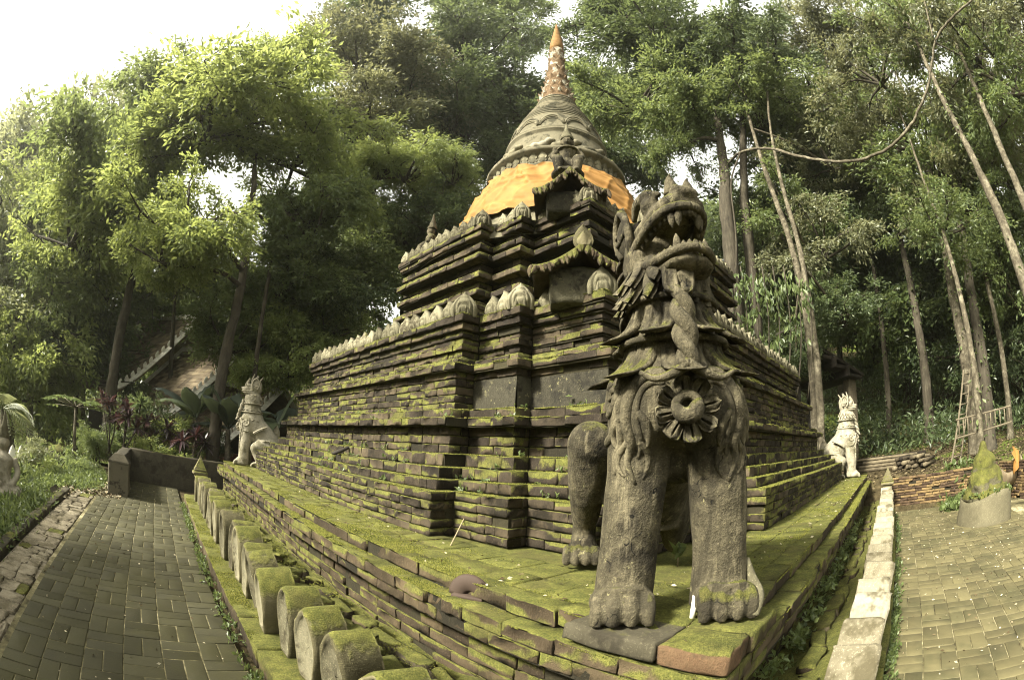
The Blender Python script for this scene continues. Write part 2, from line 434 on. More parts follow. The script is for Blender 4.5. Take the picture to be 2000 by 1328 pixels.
paver_meshes = []
for k in range(6):
    V, F = rbox(0.287, 0.138, 0.05, 0.005, 0.0008, 1, 1, 1)
    paver_meshes.append((V, F, mesh_np('paver', V, [F], True, mats=[M['paver']])))
def paved(name, x0, x1, y0, y1, edge_clip=None, label=None, stag=0, paver_meshes=paver_meshes, mat='paver'):
    """basket-weave paving: the sheet of mortar is the path, each paver a piece on it"""
    V, F = box(x0, x1, y0, y1, -0.30, -0.006)
    root = struct(link(name, mesh_np(name, V, [F], False, mats=[M['grout']])), label)
    items = []; mod = 0.295
    x0 = x1-int((x1-x0)/mod)*mod; y0 = y1-int((y1-y0)/mod)*mod
    for i in range(int((x1-x0)/mod)):
        for j in range(int((y1-y0)/mod)):
            cx, cy_ = x0+(i+0.5)*mod, y0+(j+0.5)*mod
            if edge_clip and edge_clip(cx, cy_): continue
            rot = (i+j+stag) % 2
            for s in (-1, 1):
                p = (cx+(0 if rot == 0 else s*mod/4), cy_+(s*mod/4 if rot == 0 else 0), -0.025+rng.normal(0, 0.0016))
                items.append((p, 0.2, rot*PI/2+rng.normal(0, 0.008), int(rng.integers(6)), rng.normal(0, 0.006, 2)))
    big = pick_largest(items); mb = MB()
    for k, (p, s, a, v, tl) in enumerate(items):
        if k in big: link('paver', paver_meshes[v][2], root, p, (tl[0], tl[1], a), local=True)
        else: mb.add(place(paver_meshes[v][0], p, a, (1, 1, 1), tl[0], tl[1]), paver_meshes[v][1])
    if mb.n:
        o = mb.obj('paver', M[mat], root, local=True); o['kind'] = 'stuff'
    return root
b = NB('mossy paver with painted shade'); r = b.rnd(); B = b.noise(5, 5, 0.65); Cn = b.noise(60, 3, 0.7); St = b.noise(0.9, 4, 0.7); S2 = b.noise(2.7, 5, .7)  # left-path copy, mossier; missing tree shade is darkened into its colour
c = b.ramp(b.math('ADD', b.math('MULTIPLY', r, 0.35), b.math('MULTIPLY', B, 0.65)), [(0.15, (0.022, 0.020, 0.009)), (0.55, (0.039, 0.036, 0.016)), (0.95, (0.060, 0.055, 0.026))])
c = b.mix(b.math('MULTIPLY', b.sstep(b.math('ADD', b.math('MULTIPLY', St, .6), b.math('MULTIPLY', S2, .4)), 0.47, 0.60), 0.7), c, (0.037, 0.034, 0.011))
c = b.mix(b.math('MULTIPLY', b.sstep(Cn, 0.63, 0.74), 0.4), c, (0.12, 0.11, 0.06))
M['paver_shaded'] = b.done(c, 0.80, b.bump(b.math('ADD', b.math('MULTIPLY', B, 0.8), Cn), 0.45, 0.006), 0.3)
shaded_meshes = [(V, F, mesh_np('paver', V, [F], True, mats=[M['paver_shaded']])) for (V, F, _m) in paver_meshes]
paved('path', -2.84, -1.02, -2.2, 11.4, paver_meshes=shaded_meshes, mat='paver_shaded')
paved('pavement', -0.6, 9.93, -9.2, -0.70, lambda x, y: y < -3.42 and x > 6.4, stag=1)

# worn pale strip and edging along the left path, laid as uneven slabs
mb = MB(); V, F = box(-3.34, -2.845, -2.2, 8.6, -0.3, -0.03); mb.add(V, F)
strip = struct(mb.obj('path_border', M['paleband'], smooth=False))
y = -2.0
while y < 8.5:
    L = rng.uniform(0.12, 0.34); x = -3.30
    while x < -2.9:
        wd = min(rng.uniform(0.14, 0.30), -2.86-x)
        if wd < 0.06: break
        V, F = rbox(wd-0.004, L-0.004, 0.05, 0.010, 0.007, 3, 3, 1)
        link('slab', mesh_np('slab', V, [F], True, mats=[M['paleband'] if rng.random() < 0.93 else M['platform']]), strip, (x+wd/2, y+L/2, -0.032+rng.normal(0, 0.004)), (0, 0, rng.normal(0, 0.03)), local=True)
        x += wd
    y += L
def kerb(name, pts, wdt, z0, z1, mat, mat_label, cat, step=0.55):
    """low stone edging built of blocks along a line"""
    root = thing(name, mat_label, cat, (pts[0][0], pts[0][1], z0))
    P = np.array(pts, float)
    for a, b_ in zip(P[:-1], P[1:]):
        L = np.linalg.norm(b_-a); m = max(1, int(round(L/step))); t = (b_-a)/L
        for k in range(m):
            V, F = rbox(L/m-0.008, wdt, z1-z0, 0.015, 0.004, 3, 1, 1)
            c0 = a+t*L*(k+0.5)/m
            link('block', mesh_np('block', V, [F], True, mats=[mat]), root, (c0[0], c0[1], (z0+z1)/2+(c0[2] if len(c0) > 2 else 0)+rng.normal(0, .006)), (0, 0, math.atan2(t[1], t[0])))
    return root
kerb('stone_edging', [(-3.44, -2.2), (-3.44, 8.4)], 0.15, -0.4, 0.05, M['concrete'], 'weathered concrete edging strip beside the pale worn paving on the downhill side', 'edging')

# ================================================================== low fence of lotus-petal blocks round the platform
def petal_block():
    """lotus-petal shaped fence block: pointed-arch outline, hollowed face towards -y, 0.27 thick"""
    zs = np.array([0, .06, .14, .24, .34, .42, .48, .525, .555])
    hw = np.array([.092, .104, .132, .156, .158, .134, .096, .050, .010])
    out = [(-h, z) for h, z in zip(hw, zs)]+[(h, z) for h, z in zip(hw[::-1], zs[::-1])]
    O = np.array(out); cen = np.array([0, .27]); m = len(O)
    rings = [(0.13, 0.97), (0.115, 1.0), (-0.10, 1.0), (-0.13, 0.955), (-0.128, 0.87), (-0.116, 0.83), (-0.104, 0.62), (-0.097, 0.30), (-0.096, 0.02)]
    V = []; F = []
    for (yy, s) in rings:
        Q = cen+(O-cen)*s
        V += [(q[0], yy+(0.02*(q[1]-.25) if yy < -0.04 else 0), q[1]) for q in Q]
    for i in range(len(rings)-1):
        for j in range(m):
            F.append((i*m+j, i*m+(j+1) % m, (i+1)*m+(j+1) % m, (i+1)*m+j))
    V = np.array(V); F = np.array(F)[:, ::-1]
    k = len(rings)-1
    fm = [0]*(4*m)+[1]*((k-4)*m)+[1, 0]
    return V, [F, np.array([tuple(k*m+j for j in range(m))]), np.array([tuple(range(m-1, -1, -1))])], fm
PBV, PBF, PBM = petal_block()
pb_meshes = []
for k in range(4):
    V = PBV+np.random.default_rng(k).normal(0, .003, PBV.shape)
    pb_meshes.append(mesh_np('petal_block', V, PBF, True, mats=[M['fence'], M['petal']], fmat=PBM))
M['palewash'] = stone('pale fence top', [(0.16, 0.135, 0.08), (0.36, 0.32, 0.22), (0.60, 0.55, 0.42)], moss=0.0, upw=0.35, bscale=7, bstr=0.5, grime=(0.13, 0.11, 0.06), rnd_w=0.4, kk=0.45)
pale_pb = []
for k in range(3):
    V = PBV+np.random.default_rng(k+9).normal(0, .003, PBV.shape)
    pale_pb.append(mesh_np('petal_block', V, PBF, True, mats=[M['palewash'], M['petal']], fmat=PBM))
def finial_post(root, x, y, h=0.72):
    """square post with moulded cap and pyramid"""
    mb = MB()
    for (w_, z0, z1) in ((.26, -.05, .10), (.19, .10, h-.18), (.23, h-.18, h-.12)):
        V, F = rbox(w_, w_, z1-z0+.004, .015, .003, 1, 1, 1); mb.add(place(V, (x, y, (z0+z1)/2)), F)
    for (w_, z0, z1) in ((.32, h-.12, h-.05), (.27, h-.05, h)):
        V, F = rbox(w_, w_, z1-z0+.004, .025, .003, 1, 1, 1); mb.add(place(V, (x, y, (z0+z1)/2)), F)
    mb.obj('post', M['fence'], root)
    V, F = lathe([(.17, 0), (.155, .03), (.11, .09), (.075, .15), (.035, .21), (.012, .26), (.0, .27)], 4, PI/4, PI/4+2*PI)
    MB().add(place(V, (x, y, h)), F).obj('finial', M['fence'], root, smooth=False)

fl = thing('lotus_fence', 'mossy low fence of lotus petal blocks beside the dark path', 'fence', (-0.62, 4.4, 0))
for seg in range(17):
    V, F = rbox(.60, .42, .17, .02, .006, 3, 2, 1)
    link('kerb_stone', mesh_np('kerb_stone', V, [F], True, mats=[M['platform']]), fl, (-0.72, -0.25+seg*0.608, .045), (0, 0, PI/2+rng.normal(0, .01)))
for k in range(21):
    link('petal_block', pb_meshes[k % 4], fl, (-0.615+rng.normal(0, .012), 0.78+k*0.41+rng.normal(0, .004), .11+rng.normal(0, .012)), (rng.normal(0, .045), rng.normal(0, .05), -PI/2+rng.normal(0, .06)), (rng.uniform(.93, 1.06), rng.uniform(.92, 1.05), rng.uniform(.93, 1.05)))
finial_post(fl, -0.62, 9.33, 0.74)
fr = thing('lotus_fence', 'low fence of lotus petal blocks with sun-bleached tops beside the bright pavement', 'fence', (4.4, -0.5, 0))
for seg in range(16):
    V, F = rbox(.60, .30, .17, .02, .006, 3, 2, 1)
    link('kerb_stone', mesh_np('kerb_stone', V, [F], True, mats=[M['platform']]), fr, (0.0+seg*0.608, -.52, .045), (0, 0, rng.normal(0, .01)))
for k in range(22):
    link('petal_block', pale_pb[k % 3], fr, (0.25+k*0.41, -.455, .115+rng.normal(0, .008)), (rng.normal(0, .02), rng.normal(0, .02), rng.normal(0, .04)))
finial_post(fr, 9.5, -.45, 0.80)

# mossy gutter of broken slabs between fence and platform
gut = thing('rubble_gutter', 'mossy strip of broken slabs and bricks between petal fence and platform', 'rubble', (-0.3, 4, 0))
gxx = np.linspace(-0.52, 0.35, 14); gyy = np.linspace(-0.34, 10.6, 160)
X2, Y2 = np.meshgrid(gxx, gyy, indexing='ij')
Z2 = .33-.13*smooth01((X2+.45)/.5)+.035*vnoise(np.stack([X2*6, Y2*4, X2*0], -1))
I = np.arange(X2.size).reshape(X2.shape)
gf = np.stack([I[:-1, :-1], I[1:, :-1], I[1:, 1:], I[:-1, 1:]], -1).reshape(-1, 4)
link('earth_bed', mesh_np('earth_bed', np.stack([X2, Y2, Z2], -1).reshape(-1, 3), [gf], mats=[M['rubble']]), gut)
X3, Y3 = np.meshgrid(np.linspace(0.35, 10.8, 150), np.linspace(-.36, .45, 12), indexing='ij')
Z3 = .30-.14*smooth01((Y3+.30)/.4)+.035*vnoise(np.stack([X3*4, Y3*6, X3*0+3], -1))
I = np.arange(X3.size).reshape(X3.shape)
gf = np.stack([I[:-1, :-1], I[1:, :-1], I[1:, 1:], I[:-1, 1:]], -1).reshape(-1, 4)
link('earth_bed', mesh_np('earth_bed', np.stack([X3, Y3, Z3], -1).reshape(-1, 3), [gf], mats=[M['rubble']]), gut)
slabs = []
for k in range(12):
    V, F = rbox(rng.uniform(.2, .4), rng.uniform(.14, .24), rng.uniform(.06, .1), .02, .010, 3, 2, 1)
    slabs.append(mesh_np('slab', V, [F], True, mats=[M['rubble'] if k % 3 else M['platform']]))
y = 0.1
while y < 9.9:
    link('slab', slabs[int(rng.integers(12))], gut, (-.36+rng.normal(0, .03), y, .355+rng.normal(0, .012)), (rng.normal(0, .06), rng.normal(.08, .06), PI/2+rng.normal(0, .12)))
    y += rng.uniform(.22, .36)
y = 0.0
while y < 9.9:
    link('slab', slabs[int(rng.integers(12))], gut, (-.10+rng.normal(0, .015), y, .265+rng.normal(0, .012)), (rng.normal(0, .05), rng.normal(.05, .05), PI/2+rng.normal(0, .06)), (1, .6, 1))
    y += rng.uniform(.28, .40)
x = 0.5
while x < 9.5:
    link('slab', slabs[int(rng.integers(12))], gut, (x, -.13+rng.normal(0, .02), .27+rng.normal(0, .012)), (rng.normal(-.08, .05), rng.normal(0, .05), rng.normal(0, .08)), (1, .7, 1))
    x += rng.uniform(.3, .44)

# ================================================================== platform and stupa: brick courses
S = 11.2
BRL = [.19, .27, .34, .43]
brick_lib = []
_g = np.random.default_rng(3)
for L in BRL:
    for k in range(4):
        V, F = rbox(L, .16, .08, .0075, .0034, 4, 1, 1, _g)
        brick_lib.append((L, V, F))
brick_me = {}
def brick_mesh(v, mat):
    key = (v, mat)
    if key not in brick_me: brick_me[key] = mesh_np('brick', brick_lib[v][1], [brick_lib[v][2]], True, mats=[M[mat]])
    return brick_me[key]
def sagv(P): return vnoise(P*[.45, .45, .2])*.030+vnoise(P*[1.7, 1.7, .9]+[9, 0, 0])*.005
def sag(p):
    """the old masonry has settled unevenly"""
    x, y, z = p
    return (vnoise(np.array([x*.45, y*.45, z*.2]))*.030+vnoise(np.array([x*1.7+9, y*1.7, z*.9]))*.005)
def course(out, line, z0, z1, par, mat='brick', jit=.004, joint=.0035, skip=0.0, seg_ok=None, lens=(0, 1, 2, 2, 3)):
    """one course of bricks along an open line of plan corners (outside on the right-hand... -x / -y side)"""
    h = z1-z0
    for si in range(len(line)-1):
        a, b_ = np.array(line[si], float), np.array(line[si+1], float)
        Ls = np.linalg.norm(b_-a)
        if Ls < .03 or (seg_ok and not seg_ok(si)): continue
        t = (b_-a)/Ls; nn = np.array([t[1], -t[0]]); ang = math.atan2(t[1], t[0])
        s, e = 0.0, Ls
        left_face = abs(t[1]) > .5
        if left_face and par and si+1 < len(line)-1 and (si+1) % 2 == 1: e = Ls-.155
        if (not left_face) and (not par): s = .155 if si % 2 == 1 else 0.0
        while s < e-.03:
            L = BRL[int(rng.choice(lens))]*rng.uniform(.92, 1.08)
            if e-s-L < .10: L = e-s
            v = min(range(4), key=lambda q: abs(BRL[q]-L))*4+int(rng.integers(4))
            if rng.random() >= skip:
                c0 = a+t*(s+L/2)-nn*(.08+rng.normal(0, jit)+(abs(rng.normal(0, .035)) if rng.random() < .09 else 0))
                z = (z0+z1)/2
                z += sag((c0[0], c0[1], z))
                out.append(((c0[0], c0[1], z), L, ang+rng.normal(0, .008), v, (max(.2, (L-joint)/brick_lib[v][0]), 1.0, (h-.009)/.08), mat, (rng.normal(0, .012), rng.normal(0, .006))))
            s += L
def emit(out, root, limit=300):
    big = pick_largest([(o[0], o[1]) for o in out], limit); mbs = {}
    for k, (p, L, ang, v, sc, mat, tl) in enumerate(out):
        if k in big: link('brick', brick_mesh(v, mat), root, p, (tl[0], tl[1], ang), sc)
        else: mbs.setdefault(mat, MB()).add(place(brick_lib[v][1], p, ang, sc, tl[0], tl[1]), brick_lib[v][2])
    for mat, mb in mbs.items():
        o = mb.obj('brick', M[mat], root); o['kind'] = 'stuff'
def full_plan(mx, my, ax, ay, bx, fe):
    """re-entrant body: main face at mx ending at my, first setback ax ending at ay, corner at bx; plain far corners"""
    near = [(mx, my), (ax, my), (ax, ay), (bx, ay), (bx, bx), (ay, bx), (ay, ax), (my, ax), (my, mx)]
    if mx > 1.9: far = [(fe, mx), (fe, mx+.9), (mx+5.8, mx+.9), (mx+5.8, mx+5.8), (mx+.9, mx+5.8), (mx+.9, fe), (mx, fe)]
    else: far = [(fe, mx), (fe, fe), (mx, fe)]
    return near+far
def near_line(mx, my, ax, ay, bx, fe):
    return [(mx, fe), (mx, my), (ax, my), (ax, ay), (bx, ay), (bx, bx), (ay, bx), (ay, ax), (my, ax), (my, mx), (fe, mx)]
def plan(d, up=False):
    """the five plan numbers of the lower body set back by d"""
    return (.82+d, 3.0+d, 1.08+d, 2.29+d, 1.29+d, 10.05-.8*d)

# --- platform: paved top, two moss-covered edges, recessed brick wall
plat = thing('brick_platform', 'moss-covered brick platform with stepped edges carrying the stupa and the lions', 'platform', (S/2, S/2, 0))
mb = MB()
for (d, z0, z1) in ((.168, -.1, .575), (.022, .575, .742), (.155, .742, .842)):
    V, F = prism([(d, d), (S-d, d), (S-d, S-d), (d, S-d)], z0, z1); mb.add(V, F)
mb.obj('core', M['mortar'], plat, smooth=False)
out = []
def ring(d): return [(d, S-d), (d, d), (S-d, d)]
for k, (d, z0, z1) in enumerate(((.15, .145, .23), (.15, .23, .315), (.15, .315, .40), (.16, .40, .485), (.15, .485, .57), (.012, .575, .66), (.0, .66, .752))):
    course(out, ring(d), z0, z1, k % 2, 'platform', jit=.006)
course(out, ring(.14), .752, .852, 0, 'platform', jit=.010, lens=(2, 3, 3))
# pavers on the walk between edge and stupa
y = .16
items = []
while y < S-.2:
    L = rng.uniform(.26, .4)
    for xa, xb in ((.30, .56), (.56, .92)):
        items.append(((xa+xb)/2, y+L/2, xb-xa, L, 0))
    y += L
x = .95
while x < S-.2:
    L = rng.uniform(.26, .4)
    for ya, yb in ((.30, .56), (.56, .92)):
        items.append((x+L/2, (ya+yb)/2, L, yb-ya, 1))
    x += L
pv = []
for (cx, cy_, lx, ly, o_) in items: pv.append(((cx, cy_, .84), max(lx, ly)))
for (cx, cy_, lx, ly, o_) in items:
    V, F = rbox(lx-.006, ly-.006, .05, .010, .0035, 2, 2, 1)
    link('slab', mesh_np('slab', V, [F], True, mats=[M['platform']]), plat, (cx, cy_, .827+rng.normal(0, .003)), (rng.normal(0, .006), rng.normal(0, .006), 0))
emit(out, plat)

# --- stupa
st = thing('brick_stupa', 'mossy re-entrant brick stupa with stepped tiers, bell dome and pointed spire', 'stupa', (S/2, S/2, .85))
core = MB(); out = []
def tier(z0, z1, d, k, h=.085, mat='brick', core_d=.02, plan_fn=plan, jit=.004, segs=None, lens=(0, 1, 2, 2, 3)):
    m = max(1, int(round((z1-z0)/h)))
    for i in range(m):
        za, zb = z0+(z1-z0)*i/m, z0+(z1-z0)*(i+1)/m
        dj = d+rng.normal(0, .006)
        course(out, near_line(*plan_fn(dj)), za, zb, (k+i) % 2, mat, jit, seg_ok=segs, lens=lens)
    V, F = prism(full_plan(*plan_fn(d+core_d)), z0, z1-.004); core.add(V, F)
tier(.85, 1.26, -.06, 0)
tier(1.26, 1.36, .09, 1, h=.1)
tier(1.36, 1.47, .21, 0, h=.11)
tier(1.47, 1.60, .37, 1, h=.13)
tier(1.60, 1.89, .52, 0, h=.097)
tier(1.89, 1.98, .39, 1, h=.09, lens=(2, 3, 3))
tier(1.98, 2.08, .52, 0, h=.10, lens=(2, 3, 3))
tier(2.08, 2.44, .70, 1, h=.09, segs=lambda s: s in (0, 1, 8, 9))
tier(2.44, 2.52, .68, 0, h=.08, lens=(2, 3, 3))
tier(2.52, 2.60, .60, 1, h=.08, lens=(2, 3, 3))
tier(2.60, 2.68, .70, 0, h=.08)
for i_, (za, dd) in enumerate(((2.68, .93), (2.76, .95), (2.84, .91), (2.92, .95), (3.00, .91))): tier(za, za+.08, dd, i_, h=.08)
tier(3.08, 3.17, .87, 0, h=.09, lens=(2, 3, 3))
tier(3.17, 3.265, .82, 1, h=.095, lens=(2, 3, 3))
# upper body, measured separately
def uplan(d): return (2.20+d, 4.30+d, 2.45+d, 3.72+d, 2.72+d, 6.70-.8*d)
tier(3.26, 3.44, -.22, 0, h=.09, plan_fn=uplan)
tier(3.44, 3.60, -.10, 0, h=.08, plan_fn=uplan)
for i in range(14):
    z0 = 3.60+i*.093
    d = [.05, .19, .03, .20, .21, .06, .20, .21, .03, .17, .10, .15, .05, .0][i]
    tier(z0, z0+.093, d, i, h=.093, plan_fn=uplan, lens=(1, 2, 3, 3))
emit(out, st)
core.obj('core', M['mortar'], st, smooth=False)
# plaster panels in the setbacks of the middle wall
P5 = plan(.70)
for (xa, ya, xb, yb) in ((P5[2], P5[1], P5[2], P5[3]), (P5[4], P5[3], P5[4], P5[4]), (P5[2], P5[3], P5[4], P5[3])):
    mb = MB(); nu, nv = 18, 8; V = []
    for i in range(nu+1):
        for j in range(nv+1):
            q = np.array([xa+(xb-xa)*i/nu, ya+(yb-ya)*i/nu, 2.085+.352*j/nv])
            o_ = -.012*vnoise(q*5)-.006
            V.append(q+(np.array([o_, 0, 0]) if abs(yb-ya) > abs(xb-xa) else np.array([0, o_, 0])))
    F = [(i*(nv+1)+j, i*(nv+1)+j+1, (i+1)*(nv+1)+j+1, (i+1)*(nv+1)+j) for i in range(nu) for j in range(nv)]
    mb.add(np.array(V), np.array(F)).obj('plaster_panel', M['plaster'], st)

# --- lotus petals standing on the tier edges
def lotus(wd, ht, bulge):
    nu, nv = 24, 16; V = []
    def half(v): return wd/2*(.90+.10*math.sin(min(1, v*2)*PI/2))*(1.0 if v < .28 else max(0.004, 1-((v-.28)/.72)**1.65))
    for j in range(nv+1):
        v = j/nv
        hw = half(v)
        for i in range(nu+1):
            u = -1+2*i/nu
            bl = bulge*math.sin(min(1, v*1.15)*PI*.72+.35)*(1-.55*u*u)
            e = max(abs(u), (v-.12)/.88 if v > .12 else 0)
            groove = -.022*(math.exp(-((e-.66)/.055)**2)+math.exp(-((e-.34)/.055)**2))
            V.append((hw*u, -bl-groove, ht*v))
    b0 = len(V)
    for j in range(nv+1):
        v = j/nv; hw = half(v)
        V.append((-hw, .05, ht*v)); V.append((hw, .05, ht*v))
    F = [(j*(nu+1)+i, j*(nu+1)+i+1, (j+1)*(nu+1)+i+1, (j+1)*(nu+1)+i) for j in range(nv) for i in range(nu)]
    for j in range(nv):
        F.append((b0+2*j, j*(nu+1), (j+1)*(nu+1), b0+2*j+2)); F.append((j*(nu+1)+nu, b0+2*j+1, b0+2*j+3, (j+1)*(nu+1)+nu))
        F.append((b0+2*j+1, b0+2*j, b0+2*j+2, b0+2*j+3))
    return np.array(V), np.array(F)
def petal_row(line, z, wd, ht, bulge, inset, skip=()):
    V, F = lotus(wd*1.06, ht, bulge); me = mesh_np('lotus_petal', V, [F], True, mats=[M['petal']])
    V, F = lotus(wd*1.2, ht*1.15, bulge*1.2); mc = mesh_np('corner_petal', V, [F], True, mats=[M['petal']])
    for si in range(len(line)-1):
        a, b_ = np.array(line[si]), np.array(line[si+1]); L = np.linalg.norm(b_-a)
        if L < .2: continue
        t = (b_-a)/L; nn = np.array([t[1], -t[0]]); m = max(1, int(round(L/wd)))
        for k in range(m):
            if (si, k) in skip: continue
            c0 = a+t*L*(k+.5)/m-nn*inset
            s = rng.uniform(.93, 1.05)
            link('lotus_petal', me, st, (c0[0], c0[1], z+sag((c0[0], c0[1], z))+rng.normal(0, .006)), (rng.normal(-.05, .04), rng.normal(0, .03), math.atan2(t[1], t[0])+rng.normal(0, .05)), (L/m/wd, 1, s))
    for si in range(1, len(line)-1):
        if si % 2 == 1:
            c0 = np.array(line[si]); c1 = c0+np.array([inset*.9, inset*.9])
            link('lotus_petal', mc, st, (c1[0], c1[1], z+sag((c1[0], c1[1], z))-.01), (-.05, 0, -PI/4), (1, 1, 1))
petal_row(near_line(*plan(.82)), 3.25, .275, .28, .08, .10)
petal_row(near_line(*uplan(0)), 4.895, .22, .24, .06, .08)

# --- bell dome and spire
BC = np.array([5.0, 5.35])
def lean(V):
    V = np.array(V, float); s = np.clip((V[:, 2]-7.5)/5.8, 0, 1)
    return V+np.stack([.10*s*.66+BC[0], -.10*s*.75+BC[1], 0*s], -1)
prof = [(2.75, 4.70), (2.72, 4.95), (2.55, 5.0), (2.35, 5.25), (2.15, 5.3), (2.02, 5.55), (1.86, 5.95), (1.70, 6.35), (1.55, 6.66), (1.45, 6.90), (1.37, 7.02),
        (1.38, 7.06), (1.40, 7.20), (1.50, 7.22), (1.51, 7.30), (1.40, 7.36), (1.28, 7.42), (1.21, 7.66), (1.15, 7.92), (1.12, 8.00), (1.165, 8.03), (1.165, 8.07), (1.12, 8.09), (1.15, 8.12), (1.10, 8.16), (1.06, 8.30), (1.02, 8.46), (.965, 8.64)]
V, F = lathe(prof, 96, fn=lambda a, r_, z: r_*(1+.006*math.sin(7*a+z*3)))
MB().add(lean(V), F).obj('bell_dome', M['bell'], st)
for i in range(13):
    z0 = 8.62+i*.088; f = i/12
    rr = float(np.interp(z0, [8.6, 8.85, 9.05, 9.3, 9.5, 9.75], [.965, .865, .765, .63, .53, .445]))
    V, F = lathe([(rr-.06, z0-.006), (rr+.004, z0+.008), (rr+.016, z0+.036), (rr-.004, z0+.066), (rr-.07, z0+.088)], 64)
    MB().add(lean(V), F).obj('spire_ring', M['bell'], st)
b = NB('flaking white and brown spire stucco')
B = b.noise(4.5, 5, 0.7); Cn = b.noise(22, 4, 0.7)
c = b.mix(b.sstep(B, .37, .50), b.ramp(Cn, [(0.3, (.20, .185, .14)), (.7, (.38, .355, .28))]), b.ramp(Cn, [(.3, (.05, .03, .014)), (.7, (.14, .09, .045))]))
M['spirewhite'] = b.done(c, .85, b.bump(Cn, .5, .02), .2)
b = NB('rusty ochre tip'); B = b.noise(9, 5, .7)
M['tip'] = b.done(b.ramp(B, [(.3, (.11, .055, .016)), (.6, (.20, .11, .035)), (.85, (.30, .20, .085))]), .8, b.bump(B, .4, .02), .2)
V, F = lathe([(.47, 9.70), (.42, 9.9), (.38, 10.1), (.33, 10.35), (.285, 10.6), (.30, 10.66), (.285, 10.72), (.25, 10.95), (.22, 11.25), (.20, 11.55), (.19, 11.8), (.20, 11.95), (.17, 12.0)], 40, fn=lambda a, r_, z: r_*(1+.03*math.sin(9*a+z*6)))
MB().add(lean(V), F).obj('spire_shaft', M['spirewhite'], st)
V, F = lathe([(.14, 11.98), (.185, 12.04), (.195, 12.14), (.17, 12.35), (.125, 12.65), (.07, 13.0), (.035, 13.22), (.008, 13.34), (0, 13.36)], 32)
MB().add(lean(V), F).obj('spire_tip', M['tip'], st)
# leaf rows folded round the shaft
def leaf_blade(wd, ht, out_, cup=.03, n=6):
    V = []; F = []
    for j in range(n+1):
        v = j/n; hw = wd/2*math.sin(PI*min(1, .18+.82*v)**.9)**.8 if v < 1 else 0.004
        o_ = out_*v*v
        for u in (-1, -.5, 0, .5, 1): V.append((hw*u, -o_+cup*u*u, ht*v))
    for j in range(n):
        for i in range(4): F.append((j*5+i, j*5+i+1, (j+1)*5+i+1, (j+1)*5+i))
    k = len(V)
    V2 = [(x, y+.025, z) for x, y, z in V]
    F2 = [(d+k, c_+k, b_+k, a+k) for a, b_, c_, d in F]
    per = [j*5 for j in range(n+1)]; per2 = [j*5+4 for j in range(n+1)]
    for p in (per, per2):
        for a, b_ in zip(p[:-1], p[1:]): F2.append((a, b_, b_+k, a+k))
    return np.array(V+V2), np.array(F+F2)
lbV, lbF = leaf_blade(.17, .30, .07)
lb_me = mesh_np('spire_leaf', lbV, [lbF], True, mats=[M['spirewhite']])
for (z, r_, n_) in ((9.72, .43, 14), (10.05, .35, 12), (10.40, .29, 10), (10.80, .255, 9), (11.25, .20, 8), (11.60, .175, 8)):
    for k in range(n_):
        a = 2*PI*(k+(.5 if z > 10.3 else 0))/n_
        p = lean(np.array([[r_*math.cos(a), r_*math.sin(a), z]]))[0]
        link('spire_leaf', lb_me, st, p, (0, 0, a+PI/2), (1, 1, 1.0))
# scalloped cornice: upright leaves and drops round the ledge of the bell
anV, anF = leaf_blade(.17, .15, .01)
an_me = mesh_np('cornice_leaf', anV, [anF], True, mats=[M['petal']])
drV, drF = leaf_blade(.16, -.12, .0)
dr_me = mesh_np('cornice_drop', drV, [drF[:, ::-1]], True, mats=[M['bell']])
for k in range(46):
    a = 2*PI*k/46
    d = math.cos(a-math.atan2(CAM[1]-BC[1], CAM[0]-BC[0]))
    if d < -.35: continue
    p = np.array([BC[0]+1.43*math.cos(a), BC[1]+1.43*math.sin(a), 7.07])
    link('cornice_leaf', an_me, st, p+[0, 0, .0], (0, 0, a+PI/2))
    link('cornice_drop', dr_me, st, p-[0, 0, .0], (0, 0, a+PI/2))
# carved swags on the dome
for k in range(12):
    a = 2*PI*k/12+.12
    if math.cos(a-math.atan2(CAM[1]-BC[1], CAM[0]-BC[0])) < -.3: continue
    mb = MB()
    for off, rad in ((0, .028), (.07, .022), (.13, .016)):
        pts = []
        for t in np.linspace(-1, 1, 13):
            aa = a+t*(PI/12-off*.25/1.0); z = 8.20+(.36-off)*math.sqrt(max(0, 1-t*t*.98))
            rr = np.interp(z, [p_[1] for p_ in prof], [p_[0] for p_ in prof])+.006
            pts.append((rr*math.cos(aa), rr*math.sin(aa), z))
        V, F = tube(lean(np.array(pts)), rad, 6); mb.add(V, F)
    mb.obj('carved_swag', M['bell'], st)
# crouching plaster animals on the ledge
for k, a0 in enumerate((3.62, 4.02, 4.48, 3.1, 4.95)):
    mb = MB(); L_ = .30
    for (u, z, r_) in ((-.22, .10, .10), (-.08, .13, .11), (.08, .15, .10), (.20, .24, .085), (.29, .25, .06)):
        aa = a0+u/1.36
        V, F = ellipsoid((BC[0]+1.33*math.cos(aa), BC[1]+1.33*math.sin(aa), 7.30+z), (r_, r_, r_*.9), 10, 7); mb.add(V, F)
    remeshed('ledge_beast', mb, M['white'] if k == 0 else M['bell'], .025, st, 3, local=False)

